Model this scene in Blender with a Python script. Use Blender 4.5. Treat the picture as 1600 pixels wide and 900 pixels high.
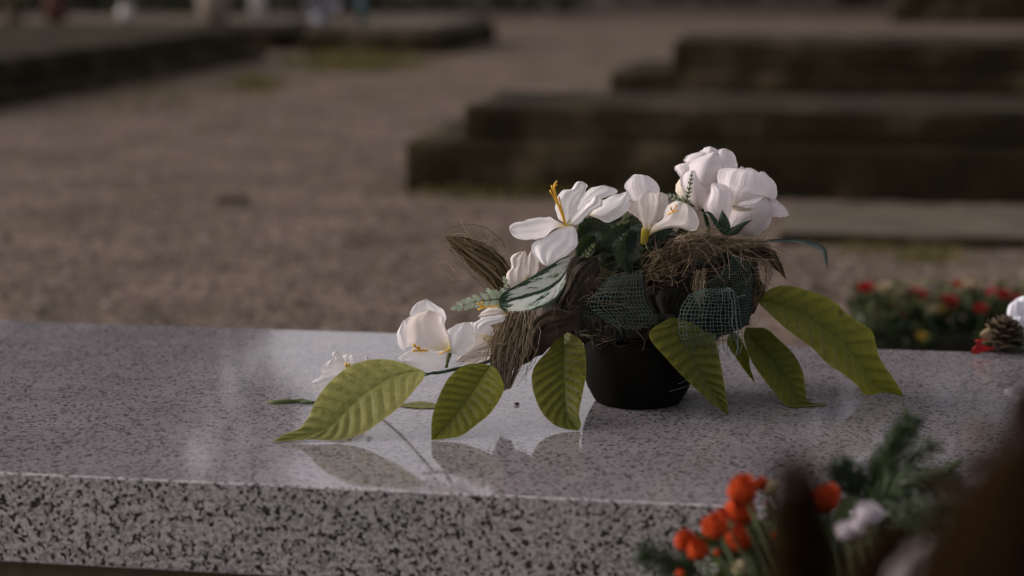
import bpy, bmesh, math, random
from mathutils import Vector, Matrix
random.seed(7)
for o in list(bpy.data.objects): bpy.data.objects.remove(o)
SC = bpy.context.scene
COL = SC.collection

# ------------------------------------------------------------------ camera
FPX = 3111.0                      # focal length in photo pixels (1600 wide) = 70 mm
HC = 1.05                         # camera height over the ground
ST = 0.43                         # top of the granite slab
TANP = 530.0 / FPX
PITCH = math.atan(TANP)
cam = bpy.data.cameras.new('camera')
cam.sensor_width = 36.0
cam.lens = FPX / 1600 * 36.0
cam.clip_start = 0.05
cam.clip_end = 600
cam.dof.use_dof = True
cam.dof.focus_distance = 2.68
cam.dof.aperture_fstop = 2.35
cam.dof.aperture_blades = 9
camo = bpy.data.objects.new('camera', cam)
COL.objects.link(camo)
camo.location = (0, 0, HC)
camo.rotation_euler = (math.pi / 2 - PITCH, 0, 0)
SC.camera = camo

# ------------------------------------------------------------------ world, sun, exposure
SUN_EL = math.radians(24)
SUN_AZ = math.radians(-82)        # from +Y towards -X: low from the left
w = bpy.data.worlds.new('World'); SC.world = w
w.use_nodes = True
nt = w.node_tree
sky = nt.nodes.new('ShaderNodeTexSky')
sky.sky_type = 'NISHITA'
sky.sun_disc = False
sky.sun_elevation = SUN_EL
sky.sun_rotation = SUN_AZ
sky.air_density = 1.0
sky.dust_density = 4.0
sky.ozone_density = 1.0
bg = nt.nodes['Background']
bg.inputs['Strength'].default_value = 0.15
hs = nt.nodes.new('ShaderNodeHueSaturation')        # thin cloud: paler than a clear sky
hs.inputs['Saturation'].default_value = 0.25
nt.links.new(sky.outputs[0], hs.inputs['Color'])
mxw = nt.nodes.new('ShaderNodeMix'); mxw.data_type = 'RGBA'; mxw.blend_type = 'MULTIPLY'; mxw.inputs[0].default_value = 1.0
mxw.inputs[7].default_value = (1.04, 0.965, 0.965, 1)
nt.links.new(hs.outputs[0], mxw.inputs[6])
nt.links.new(mxw.outputs[2], bg.inputs['Color'])
sl = bpy.data.lights.new('sun', 'SUN')
sl.energy = 0.6
sl.angle = math.radians(25)
sl.color = (1.0, 0.93, 0.84)
slo = bpy.data.objects.new('sun', sl); COL.objects.link(slo)
sd = Vector((math.sin(SUN_AZ) * math.cos(SUN_EL), math.cos(SUN_AZ) * math.cos(SUN_EL), math.sin(SUN_EL)))
slo.rotation_euler = (-sd).to_track_quat('-Z', 'Y').to_euler()
slo.location = sd * 60
SC.view_settings.view_transform = 'Standard'
SC.view_settings.look = 'None'
SC.view_settings.gamma = 1.0
SC.view_settings.exposure = 0.46
SC.render.engine = 'CYCLES'
SC.cycles.max_bounces = 6
SC.cycles.transparent_max_bounces = 8

# ------------------------------------------------------------------ pixel -> world helpers
CP, SP = math.cos(PITCH), math.sin(PITCH)
CAM = Vector((0, 0, HC))
def ray(px, py):
    xc = (px - 800) / FPX; yc = -(py - 450) / FPX
    return Vector((xc, CP + yc * SP, -SP + yc * CP))
def onplane(px, py, z):
    d = ray(px, py)
    return CAM + d * ((z - HC) / d.z)
def P(px, py, Y, rest=True):
    """point of that pixel at distance Y; nothing sinks into the slab it rests on"""
    d = ray(px, py)
    t = Y / d.y
    if rest and d.z < 0:
        t = min(t, (ST + 0.0015 - HC) / d.z)
    return CAM + d * t
def crop(x0, y0, s):
    return lambda pts: [(x0 + p[0] / s, y0 + p[1] / s) + tuple(p[2:]) for p in pts]
def lerp(a, b, t): return a + (b - a) * t
def cat(pts, n):
    """Catmull-Rom through pts, resampled to n points by length"""
    pts = [Vector(p) for p in pts]
    if len(pts) == 2: return [pts[0].lerp(pts[1], i / (n - 1)) for i in range(n)]
    ext = [pts[0] * 2 - pts[1]] + pts + [pts[-1] * 2 - pts[-2]]
    den = []
    for i in range(1, len(ext) - 2):
        a, b, c, d = ext[i - 1], ext[i], ext[i + 1], ext[i + 2]
        for k in range(16):
            t = k / 16
            den.append(0.5 * (2 * b + (c - a) * t + (2 * a - 5 * b + 4 * c - d) * t * t + (3 * b - a - 3 * c + d) * t ** 3))
    den.append(pts[-1])
    L = [0.0]
    for i in range(1, len(den)): L.append(L[-1] + (den[i] - den[i - 1]).length)
    out = []; j = 0
    for i in range(n):
        s = L[-1] * i / (n - 1)
        while j < len(L) - 2 and L[j + 1] < s: j += 1
        f = (s - L[j]) / max(L[j + 1] - L[j], 1e-9)
        out.append(den[j].lerp(den[j + 1], min(max(f, 0), 1)))
    return out

# ------------------------------------------------------------------ materials
def nodes(m): return m.node_tree.nodes, m.node_tree.links
def newmat(name):
    m = bpy.data.materials.new(name); m.use_nodes = True
    return m, m.node_tree.nodes, m.node_tree.links, m.node_tree.nodes['Principled BSDF']
def ramp(n, stops, interp='LINEAR'):
    r = n.new('ShaderNodeValToRGB'); r.color_ramp.interpolation = interp
    e = r.color_ramp.elements
    while len(e) < len(stops): e.new(0.5)
    for el, (p, c) in zip(e, stops):
        el.position = p; el.color = tuple(c) + (1,) if len(c) == 3 else c
    return r
def noise(n, l, co, scale, detail=4, rough=0.55, mscale=None):
    t = n.new('ShaderNodeTexNoise'); t.inputs['Scale'].default_value = scale
    t.inputs['Detail'].default_value = detail; t.inputs['Roughness'].default_value = rough
    if mscale:
        mp = n.new('ShaderNodeMapping'); mp.inputs['Scale'].default_value = mscale
        l.new(co, mp.inputs[0]); co = mp.outputs[0]
    l.new(co, t.inputs['Vector'])
    return t
def mix(n, l, a, b, fac, mode='MIX'):
    x = n.new('ShaderNodeMix'); x.data_type = 'RGBA'; x.blend_type = mode
    for s, v in ((x.inputs[0], fac), (x.inputs[6], a), (x.inputs[7], b)):
        if hasattr(v, 'links') or hasattr(v, 'is_linked'): l.new(v, s)
        elif isinstance(v, (int, float)): s.default_value = v
        else: s.default_value = tuple(v) + (1,)
    return x.outputs[2]
def bump(n, l, h, bs, strength, dist):
    b = n.new('ShaderNodeBump'); b.inputs['Strength'].default_value = strength; b.inputs['Distance'].default_value = dist
    l.new(h, b.inputs['Height']); l.new(b.outputs[0], bs.inputs['Normal'])
    return b
def addtrans(m, n, l, bs, colsock, amount, tint=(1, 1, 1)):
    tr = n.new('ShaderNodeBsdfTranslucent')
    c = mix(n, l, colsock, tint, 1.0, 'MULTIPLY'); l.new(c, tr.inputs['Color'])
    mx = n.new('ShaderNodeMixShader'); mx.inputs[0].default_value = amount
    l.new(bs.outputs[0], mx.inputs[1]); l.new(tr.outputs[0], mx.inputs[2])
    l.new(mx.outputs[0], n['Material Output'].inputs[0])

def mottled(name, c1, c2, scale, rough=0.8, bstr=0.0, bdist=0.002, bscale=None, spec=0.3, trans=0.0, c3=None, mscale=None):
    m, n, l, bs = newmat(name)
    tc = n.new('ShaderNodeTexCoord')
    t = noise(n, l, tc.outputs['Object'], scale, 6, 0.6, mscale)
    st = [(0.32, c1), (0.68, c2)]
    if c3: st = [(0.3, c1), (0.52, c2), (0.72, c3)]
    r = ramp(n, st); l.new(t.outputs[0], r.inputs[0])
    l.new(r.outputs[0], bs.inputs['Base Color'])
    bs.inputs['Roughness'].default_value = rough
    bs.inputs['Specular IOR Level'].default_value = spec
    if bstr:
        t2 = noise(n, l, tc.outputs['Object'], bscale or scale * 3, 5, 0.65, mscale)
        bump(n, l, t2.outputs[0], bs, bstr, bdist)
    if trans: addtrans(m, n, l, bs, r.outputs[0], trans)
    return m

def granite(name, light, mid, dark, rough, sc=1.0, cov=0.07):
    m, n, l, bs = newmat(name)
    tc = n.new('ShaderNodeTexCoord'); co = tc.outputs['Object']
    wob = noise(n, l, co, 160, 3)
    ad = n.new('ShaderNodeVectorMath'); ad.operation = 'MULTIPLY_ADD'
    l.new(wob.outputs['Color'], ad.inputs[0]); ad.inputs[1].default_value = (0.005,) * 3; l.new(co, ad.inputs[2])
    v1 = n.new('ShaderNodeTexVoronoi'); v1.inputs['Scale'].default_value = 270 * sc; l.new(ad.outputs[0], v1.inputs['Vector'])
    sep = n.new('ShaderNodeSeparateColor'); l.new(v1.outputs['Color'], sep.inputs[0])
    r1 = ramp(n, [(0.0, dark), (0.06, mid), (0.30, [x * 1.25 for x in mid]), (0.55, light), (0.85, [x * 1.15 for x in light])], 'CONSTANT')
    l.new(sep.outputs[0], r1.inputs[0])
    # clustered black mica
    v2 = n.new('ShaderNodeTexVoronoi'); v2.inputs['Scale'].default_value = 185 * sc; l.new(ad.outputs[0], v2.inputs['Vector'])
    s2 = n.new('ShaderNodeSeparateColor'); l.new(v2.outputs['Color'], s2.inputs[0])
    cl = noise(n, l, co, 75, 3)
    mu = n.new('ShaderNodeMath'); mu.operation = 'MULTIPLY'
    l.new(s2.outputs[1], mu.inputs[0]); l.new(cl.outputs[0], mu.inputs[1])
    r2 = ramp(n, [(0.0, (1, 1, 1)), (cov, (1, 1, 1)), (cov + .022, (0, 0, 0))])
    l.new(mu.outputs[0], r2.inputs[0])
    c = mix(n, l, r1.outputs[0], dark, r2.outputs[0])
    big = noise(n, l, co, 9, 4)
    rb = ramp(n, [(0.3, (0.86, 0.86, 0.86)), (0.7, (1.08, 1.05, 1.04))]); l.new(big.outputs[0], rb.inputs[0])
    c = mix(n, l, c, rb.outputs[0], 1.0, 'MULTIPLY')
    l.new(c, bs.inputs['Base Color'])
    # polish slightly worn and dusty
    rr = n.new('ShaderNodeMapRange'); rr.inputs[3].default_value = rough * 0.75; rr.inputs[4].default_value = rough * 1.5
    l.new(big.outputs[0], rr.inputs[0]); l.new(rr.outputs[0], bs.inputs['Roughness'])
    bs.inputs['Specular IOR Level'].default_value = 0.5
    fine = noise(n, l, co, 300, 2)
    bump(n, l, fine.outputs[0], bs, 0.02, 0.0006)
    return m

def leafmat(name, base, vein, edge, trans=0.25, nv=12.0, slope=1.6, rough=0.55):
    """uv: x along the leaf 0..1, y across 0..1 with the midrib at 0.5"""
    m, n, l, bs = newmat(name)
    uv = n.new('ShaderNodeUVMap'); sx = n.new('ShaderNodeSeparateXYZ'); l.new(uv.outputs[0], sx.inputs[0])
    def mth(op, a, b=None):
        k = n.new('ShaderNodeMath'); k.operation = op
        for i, v in enumerate((a, b)):
            if v is None: continue
            if isinstance(v, (int, float)): k.inputs[i].default_value = v
            else: l.new(v, k.inputs[i])
        return k.outputs[0]
    av = mth('ABSOLUTE', mth('SUBTRACT', mth('MULTIPLY', sx.outputs[1], 2.0), 1.0))
    tc = n.new('ShaderNodeTexCoord')
    nz = noise(n, l, tc.outputs['Object'], 28, 5, 0.6)
    nz2 = noise(n, l, tc.outputs['Object'], 120, 4, 0.6)
    ph = mth('SUBTRACT', mth('MULTIPLY', sx.outputs[0], nv), mth('MULTIPLY', av, slope))
    ph = mth('ADD', ph, mth('MULTIPLY', nz.outputs[0], 0.5))
    saw = mth('ABSOLUTE', mth('SINE', mth('MULTIPLY', ph, math.pi)))
    vn = ramp(n, [(0.0, (1, 1, 1)), (0.25, (.45, .45, .45)), (0.9, (0, 0, 0))]); l.new(saw, vn.inputs[0])
    c = mix(n, l, base, edge, nz.outputs[0])
    r0 = ramp(n, [(0.35, (0.66, 0.68, 0.70)), (0.65, (1.25, 1.22, 1.1))]); l.new(nz2.outputs[0], r0.inputs[0])
    c = mix(n, l, c, r0.outputs[0], 0.6, 'MULTIPLY')
    lv = noise(n, l, tc.outputs['Object'], 9, 3, 0.5)
    gr = mth('MULTIPLY', mth('SUBTRACT', 1.0, mth('POWER', av, 0.8)), mth('ADD', 0.15, lv.outputs[0]))
    c = mix(n, l, c, [x * y for x, y in zip(base, (.50, .64, .6))], gr)      # deeper dye along the midrib
    sp_ = noise(n, l, tc.outputs['Object'], 60, 2, 0.4)
    rs = ramp(n, [(0.70, (0, 0, 0)), (0.74, (1, 1, 1))]); l.new(sp_.outputs[0], rs.inputs[0])
    c = mix(n, l, c, (0.035, 0.030, 0.008), mth('MULTIPLY', rs.outputs[0], 0.6))
    vf = mth('MULTIPLY', vn.outputs[0], mth('ADD', 0.25, mth('MULTIPLY', nz.outputs[0], 0.8)))
    c = mix(n, l, c, vein, vf)
    mr = ramp(n, [(0.0, (1, 1, 1)), (0.045, (0, 0, 0))]); l.new(av, mr.inputs[0])
    c = mix(n, l, c, vein, mth('MULTIPLY', mr.outputs[0], 0.7))
    er = ramp(n, [(0.93, (0, 0, 0)), (1.0, (1, 1, 1))]); l.new(av, er.inputs[0])
    c = mix(n, l, c, edge, mth('MULTIPLY', er.outputs[0], 0.8))
    l.new(c, bs.inputs['Base Color'])
    bs.inputs['Roughness'].default_value = rough
    bs.inputs['Specular IOR Level'].default_value = 0.22
    bump(n, l, nz2.outputs[0], bs, 0.25, 0.001)
    addtrans(m, n, l, bs, c, trans, (1.3, 1.4, 0.6))
    return m

def petalmat(name, col, throat, t0, t1, trans=0.36):
    m, n, l, bs = newmat(name)
    uv = n.new('ShaderNodeUVMap'); sx = n.new('ShaderNodeSeparateXYZ'); l.new(uv.outputs[0], sx.inputs[0])
    r = ramp(n, [(t0, throat), (t1, col)]); l.new(sx.outputs[0], r.inputs[0])
    tc = n.new('ShaderNodeTexCoord')
    nz = noise(n, l, tc.outputs['Object'], 45, 4)
    rn = ramp(n, [(0.3, (0.92, 0.905, 0.90)), (0.6, (1.0, 1.0, 1.0))]); l.new(nz.outputs[0], rn.inputs[0])
    c = mix(n, l, r.outputs[0], rn.outputs[0], 1.0, 'MULTIPLY')
    l.new(c, bs.inputs['Base Color'])
    bs.inputs['Roughness'].default_value = 0.6
    bs.inputs['Specular IOR Level'].default_value = 0.2
    # ribs running along the petal plus cloth grain
    rb = noise(n, l, uv.outputs[0], 1.0, 3, 0.5, (1.5, 26, 1))
    wv = noise(n, l, tc.outputs['Object'], 420, 2, 0.5)
    hsum = n.new('ShaderNodeMath'); hsum.operation = 'MULTIPLY_ADD'; hsum.inputs[1].default_value = 0.10
    l.new(wv.outputs[0], hsum.inputs[0]); l.new(rb.outputs[0], hsum.inputs[2])
    bump(n, l, hsum.outputs[0], bs, 0.6, 0.0032)
    addtrans(m, n, l, bs, c, trans, (1, 0.97, 0.95))
    return m

M = {}
M['granite'] = granite('granite', (0.33, 0.325, 0.325), (0.175, 0.172, 0.170), (0.020, 0.019, 0.018), 0.10, 1.12, .072)
M['granite_top'] = granite('granite_reflection_tint', (0.218, 0.202, 0.217), (0.165, 0.152, 0.163), (0.070, 0.065, 0.068), 0.05, 1.25, .062)  # same stone; lavender, flattened speckle paints in the sky's reflected veil
M['granite_arris'] = granite('granite_arris', (0.36, 0.34, 0.35), (0.25, 0.235, 0.24), (0.06, 0.058, 0.056), 0.4)
M['gravel'] = None
M['leaf'] = leafmat('leaf_cloth', (0.118, 0.122, 0.009), (0.050, 0.057, 0.005), (0.200, 0.185, 0.024))
M['leaf_pale'] = leafmat('leaf_cloth_pale', (0.215, 0.210, 0.055), (0.088, 0.092, 0.016), (0.33, 0.305, 0.115))
M['leaf_dark'] = leafmat('leaf_cloth_dark', (0.080, 0.089, 0.007), (0.028, 0.036, 0.0035), (0.150, 0.140, 0.016))
M['rose'] = petalmat('rose_petal', (0.84, 0.785, 0.81), (0.70, 0.64, 0.54), 0.0, 0.3, 0.32)
M['lily'] = petalmat('lily_petal', (0.90, 0.88, 0.885), (0.62, 0.52, 0.20), 0.0, 0.18)
M['lily_cream'] = petalmat('lily_petal_cream', (0.86, 0.80, 0.755), (0.60, 0.47, 0.10), 0.0, 0.28)
M['stamen'] = mottled('stamen', (0.62, 0.34, 0.02), (0.72, 0.42, 0.04), 90, 0.5)
M['throat'] = mottled('throat', (0.30, 0.26, 0.02), (0.45, 0.36, 0.04), 60, 0.5, trans=.2)
M['sepal'] = mottled('sepal', (0.012, 0.035, 0.014), (0.022, 0.055, 0.022), 60, 0.5, trans=0.1)
M['stem'] = mottled('stem', (0.018, 0.045, 0.022), (0.035, 0.07, 0.03), 60, 0.5)
M['bud'] = mottled('bud', (0.05, 0.075, 0.016), (0.10, 0.12, 0.03), 60, 0.5)
M['pot'] = mottled('black_plastic', (0.004, 0.0038, 0.003), (0.007, 0.0065, 0.005), 30, 0.75, 0.1, 0.001, spec=0.03)
M['moss'] = mottled('dark_moss', (0.006, 0.006, 0.004), (0.018, 0.016, 0.010), 60, 0.95, 0.8, 0.006, 90)
def strandmat(name, a, b, c, spec=0.15):
    m, n, l, bs = newmat(name)
    gi = n.new('ShaderNodeNewGeometry')
    r = ramp(n, [(0, a), (0.55, b), (1, c)]); l.new(gi.outputs['Random Per Island'], r.inputs[0]); l.new(r.outputs[0], bs.inputs['Base Color'])
    bs.inputs['Roughness'].default_value = 0.8; bs.inputs['Specular IOR Level'].default_value = spec
    return m
M['fibre'] = strandmat('fibre', (0.050, 0.034, 0.018), (0.22, 0.165, 0.10), (0.55, 0.44, 0.31))
M['fibre_dark'] = strandmat('fibre_dark', (0.030, 0.020, 0.009), (0.17, 0.122, 0.066), (0.46, 0.35, 0.22))
M['bark'] = mottled('bark', (0.008, 0.006, 0.003), (0.075, 0.057, 0.038), 90, 0.9, 0.9, 0.003, 110, mscale=(1, 1, 0.35))
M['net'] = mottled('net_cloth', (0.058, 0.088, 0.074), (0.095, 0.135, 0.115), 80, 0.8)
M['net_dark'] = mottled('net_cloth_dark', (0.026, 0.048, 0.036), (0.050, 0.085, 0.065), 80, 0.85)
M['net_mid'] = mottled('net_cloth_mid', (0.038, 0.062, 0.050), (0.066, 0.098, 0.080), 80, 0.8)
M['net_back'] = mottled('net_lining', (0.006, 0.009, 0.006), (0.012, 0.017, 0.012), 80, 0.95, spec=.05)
M['fern'] = mottled('fern', (0.32, 0.40, 0.27), (0.52, 0.60, 0.46), 120, 0.7, trans=0.2)
M['fern_green'] = mottled('fern_green', (0.10, 0.14, 0.05), (0.24, 0.29, 0.16), 120, 0.7, trans=0.2)
M['grass_blade'] = mottled('grass_blade', (0.014, 0.030, 0.024), (0.05, 0.085, 0.075), 40, 0.22, spec=0.9)
M['brown_leaf'] = mottled('brown_leaf', (0.022, 0.013, 0.007), (0.060, 0.037, 0.020), 60, 0.8, 0.4, 0.002)
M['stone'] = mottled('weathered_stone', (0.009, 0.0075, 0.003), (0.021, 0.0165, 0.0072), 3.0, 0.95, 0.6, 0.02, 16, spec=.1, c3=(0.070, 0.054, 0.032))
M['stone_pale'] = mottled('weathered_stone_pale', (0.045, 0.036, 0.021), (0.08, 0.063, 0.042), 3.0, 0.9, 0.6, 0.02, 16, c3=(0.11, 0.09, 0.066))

# ------------------------------------------------------------------ object helpers
ROOT = {}
def tag(o, label=None, cat_=None, group=None, kind=None):
    if label: o['label'] = label
    if cat_: o['category'] = cat_
    if group: o['group'] = group
    if kind: o['kind'] = kind
    return o
def thing(name, loc, label, cat_, group=None, rz=0.0):
    o = bpy.data.objects.new(name, None); COL.objects.link(o)
    o.empty_display_size = 0.05
    o.location = loc; o.rotation_euler = (0, 0, rz)
    ROOT[o.name] = Vector(loc)
    return tag(o, label, cat_, group)
def rootloc(o):
    while o.parent: o = o.parent
    return ROOT.get(o.name, Vector((0, 0, 0)))
def mesh(name, V, F, mat, parent=None, uv=None, smooth=True, local=False):
    """one mesh object; V in world metres (made relative to the thing's base) unless local"""
    me = bpy.data.meshes.new(name)
    off = Vector((0, 0, 0))
    if parent is not None and not local: off = rootloc(parent)
    me.from_pydata([tuple(Vector(v) - off) for v in V], [], F)
    if uv:
        lay = me.uv_layers.new(name='UVMap')
        for lp in me.loops: lay.data[lp.index].uv = uv[lp.vertex_index]
    if smooth: me.shade_smooth()
    me.materials.append(M[mat] if isinstance(mat, str) else mat)
    o = bpy.data.objects.new(name, me); COL.objects.link(o)
    if parent is not None: o.parent = parent
    return o
def gridfaces(N, K, base=0):
    return [(base + i * K + j, base + i * K + j + 1, base + (i + 1) * K + j + 1, base + (i + 1) * K + j) for i in range(N - 1) for j in range(K - 1)]
def su0(u): return max(math.sin(math.pi * u), 0) ** .4
def pgrid(L, R, Y0, N=16, K=9, bulge=0.0, prof=(0, 0), mid=None, rip=(0, 2), seed=0, wave=0.0, fold=0.0, quilt=0.0, nv=11, slope=0.9, rest=True, bp=0.6, crease=0.0, ruff=0.0, jag=0.0, lip=0.0):
    """sheet between two edge curves (pixels + offset in cm from Y0) that share base and tip"""
    f = lambda p: (p[0], p[1], (p[2] if len(p) > 2 else 0.0) * 11.6)     # cm -> px-like units for even resampling
    A = cat([f(p) for p in L], N); B = cat([f(p) for p in R], N)
    Cm = cat([f(p) for p in mid], N) if mid else None
    rnd = random.Random(seed); ph = rnd.uniform(0, 6.28); ph2 = rnd.uniform(0, 6.28)
    out = []; uv = []
    for i in range(N):
        u = i / (N - 1)
        k = u * (len(prof) - 1); ki = min(int(k), len(prof) - 2)
        pr = lerp(prof[ki], prof[ki + 1], k - ki)
        for j in range(K):
            v = -1 + 2 * j / (K - 1); a = abs(v)
            if Cm:
                e = A[i] if v < 0 else B[i]
                q = Cm[i].lerp(e, a)
            else:
                q = A[i].lerp(B[i], (v + 1) / 2)
            if jag and 0 < i:
                cx_ = B[i] - A[i]; cx_ = cx_.normalized() if cx_.length > 1e-6 else Vector((0, 0, 0))
                jn = jag * mn.noise(Vector((u * 9, seed * 1.3, v))) * (1 if v > 0 else -1) * a ** 4 * su0(u)
                q = q + Vector((cx_.x, cx_.y, 0)) * jn
            d = q.z / 11.6 + pr
            su = max(math.sin(math.pi * u), 0) ** bp
            d -= bulge * (1 - v * v) * su
            d += rip[0] * math.sin(rip[1] * math.pi * v + ph + 1.5 * u) * u * (0.4 + 0.6 * a)
            d += wave * math.sin(7 * u + ph2) * a * su
            d += fold * (1 - a) ** 1.5 * su
            if crease:
                d += crease * (.8 * mn.noise(Vector((v * 3.0 + seed * 1.7, u * 1.6, seed * .37))) * min(1, 3 * u) + .45 * mn.noise(Vector((v * 9 + seed, u * 1.8, 7.1))) + .25 * mn.noise(Vector((v * 20 + seed, u * 4, 3.3))))
            if lip:
                d -= lip * (max(0, u - .8) / .2) ** 2 + .5 * lip * (max(0, a - .82) / .18) ** 2 * su
            if ruff:
                d += ruff * a ** 4 * math.sin(19 * u + ph + 6 * mn.noise(Vector((u * 3, seed, v)))) + ruff * u ** 8 * math.sin(9 * v + ph2)
            if quilt:
                s = abs(math.sin(math.pi * (nv * u - slope * a)))
                d -= quilt * (s ** 0.7 - 0.5) * min(1, 6 * a) * min(1, 5 * (1 - a)) * su
            out.append(P(q.x, q.y, Y0 + d / 100, rest))
            uv.append((u, j / (K - 1)))
    return out, uv, N, K
def sheet(name, L, R, Y0, mat, parent, **kw):
    V, uv, N, K = pgrid(L, R, Y0, **kw)
    return mesh(name, V, gridfaces(N, K), mat, parent, uv)
def tube_into(V, F, pts, r0, r1=None, sides=5, cap=True, rf=None):
    r1 = r0 if r1 is None else r1
    n = len(pts); b = len(V)
    prev = None
    for i, p in enumerate(pts):
        p = Vector(p)
        t = (Vector(pts[min(i + 1, n - 1)]) - Vector(pts[max(i - 1, 0)]))
        if t.length < 1e-9: t = Vector((0, 0, 1))
        t.normalize()
        if prev is None: prev = t.orthogonal().normalized()
        s = (prev - t * prev.dot(t))
        s = s.normalized() if s.length > 1e-6 else t.orthogonal().normalized()
        prev = s; q = t.cross(s)
        r = rf(i / (n - 1)) if rf else lerp(r0, r1, i / (n - 1))
        for k in range(sides):
            a = 2 * math.pi * k / sides
            V.append(p + (s * math.cos(a) + q * math.sin(a)) * r)
    for i in range(n - 1):
        for k in range(sides):
            k2 = (k + 1) % sides
            F.append((b + i * sides + k, b + i * sides + k2, b + (i + 1) * sides + k2, b + (i + 1) * sides + k))
    if cap and sides > 2:
        F.append(tuple(b + k for k in reversed(range(sides))))
        F.append(tuple(b + (n - 1) * sides + k for k in range(sides)))
def tube(name, pts, r0, r1, mat, parent, sides=8, n=16, rf=None):
    V, F = [], []
    tube_into(V, F, cat(pts, n), r0, r1, sides, rf=rf)
    return mesh(name, V, F, mat, parent)
def lathe(name, prof, c, mat, parent, seg=40, wob=0.0):
    V, F = [], []
    for r, z in prof:
        for k in range(seg):
            a = 2 * math.pi * k / seg
            V.append(Vector((c[0] + r * math.cos(a), c[1] + r * math.sin(a), c[2] + z)))
    for i in range(len(prof) - 1):
        for k in range(seg):
            k2 = (k + 1) % seg
            F.append((i * seg + k, i * seg + k2, (i + 1) * seg + k2, (i + 1) * seg + k))
    F.append(tuple(reversed(range(seg))))
    return mesh(name, V, F, mat, parent)
def ball(V, F, c, rad, seg=14, rings=9, fn=None):
    b = len(V)
    for i in range(rings + 1):
        th = math.pi * i / rings
        for k in range(seg):
            a = 2 * math.pi * k / seg
            d = Vector((math.sin(th) * math.cos(a), math.sin(th) * math.sin(a), math.cos(th)))
            s = fn(d) if fn else 1.0
            V.append(Vector(c) + Vector((d.x * rad[0], d.y * rad[1], d.z * rad[2])) * s)
    for i in range(rings):
        for k in range(seg):
            k2 = (k + 1) % seg
            F.append((b + i * seg + k, b + i * seg + k2, b + (i + 1) * seg + k2, b + (i + 1) * seg + k))
from mathutils import noise as mn
def bbox(name, x0, x1, y0, y1, z0, z1, mat, parent, bev=0.01, local=True, seg=2):
    bm = bmesh.new()
    bmesh.ops.create_cube(bm, size=1.0)
    for v in bm.verts:
        v.co = Vector((lerp(x0, x1, v.co.x + 0.5), lerp(y0, y1, v.co.y + 0.5), lerp(z0, z1, v.co.z + 0.5)))
    if bev: bmesh.ops.bevel(bm, geom=bm.edges[:], offset=bev, segments=seg, profile=0.5, affect='EDGES')
    me = bpy.data.meshes.new(name); bm.to_mesh(me); bm.free()
    me.materials.append(M[mat])
    o = bpy.data.objects.new(name, me); COL.objects.link(o); o.parent = parent
    return o

# ------------------------------------------------------------------ ground
def gravelmat():
    m, n, l, bs = newmat('gravel')
    tc = n.new('ShaderNodeTexCoord'); co = tc.outputs['Object']
    v = n.new('ShaderNodeTexVoronoi'); v.inputs['Scale'].default_value = 42; l.new(co, v.inputs['Vector'])
    sep = n.new('ShaderNodeSeparateColor'); l.new(v.outputs['Color'], sep.inputs[0])
    r = ramp(n, [(0, (0.052, 0.037, 0.026)), (0.5, (0.122, 0.091, 0.070)), (1, (0.21, 0.162, 0.13))]); l.new(sep.outputs[0], r.inputs[0])
    big = noise(n, l, co, 1.6, 8, 0.72)
    rb = ramp(n, [(0.34, (0.42, 0.40, 0.33)), (0.50, (0.84, 0.82, 0.78)), (0.64, (1.2, 1.16, 1.18))]); l.new(big.outputs[0], rb.inputs[0])
    c = mix(n, l, r.outputs[0], rb.outputs[0], 1.0, 'MULTIPLY')
    mo = noise(n, l, co, 2.3, 5, 0.7)
    rm = ramp(n, [(0.60, (0, 0, 0)), (0.72, (1, 1, 1))]); l.new(mo.outputs[0], rm.inputs[0])
    c = mix(n, l, c, (0.075, 0.068, 0.030), mix(n, l, (0, 0, 0), rm.outputs[0], 0.5))
    l.new(c, bs.inputs['Base Color'])
    bs.inputs['Roughness'].default_value = 0.95
    bs.inputs['Specular IOR Level'].default_value = 0.15
    bump(n, l, v.outputs['Distance'], bs, 0.7, 0.012)
    return m
M['gravel'] = gravelmat()
gV = []; gn = 60
gxs = [-150 + 300 * i / gn for i in range(gn + 1)]
for i in range(gn + 1):
    for j in range(gn + 1):
        gV.append((gxs[i], gxs[j] + 100, 0))
g = mesh('gravel_ground', gV, gridfaces(gn + 1, gn + 1), 'gravel', smooth=False)
tag(g, kind='structure')

# loose pebbles on the path, uncountable
rnd = random.Random(3)
pv, pf = [], []
for i in range(16000):
    Y = 4.4 + 9.5 * rnd.random() ** 1.6
    X = rnd.uniform(-0.34, 0.34) * Y
    s = rnd.uniform(0.005, 0.014)
    b = len(pv)
    a = rnd.uniform(0, 3.14)
    for dx, dy, dz in ((1, 0, 0), (0, 1, 0), (-1, 0, 0), (0, -1, 0), (0, 0, .7), (0, 0, -.5)):
        ca, sa = math.cos(a), math.sin(a)
        k = s * rnd.uniform(.7, 1.25)
        pv.append((X + (dx * ca - dy * sa) * k, Y + (dx * sa + dy * ca) * k, max(dz * s + .002, -.004)))
    for q in range(4): pf += [(b + q, b + (q + 1) % 4, b + 4), (b + (q + 1) % 4, b + q, b + 5)]
def pebmat():
    m, n, l, bs = newmat('pebble')
    gi = n.new('ShaderNodeNewGeometry')
    r = ramp(n, [(0, (0.045, 0.032, 0.022)), (0.5, (0.118, 0.089, 0.07)), (1, (0.27, 0.215, 0.185))])
    l.new(gi.outputs['Random Per Island'], r.inputs[0]); l.new(r.outputs[0], bs.inputs['Base Color'])
    bs.inputs['Roughness'].default_value = 0.85
    return m
M['pebble'] = pebmat()
tag(mesh('pebbles', pv, pf, 'pebble', smooth=False), 'loose brown pebbles lying on the gravel path', 'pebbles', kind='stuff')

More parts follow.
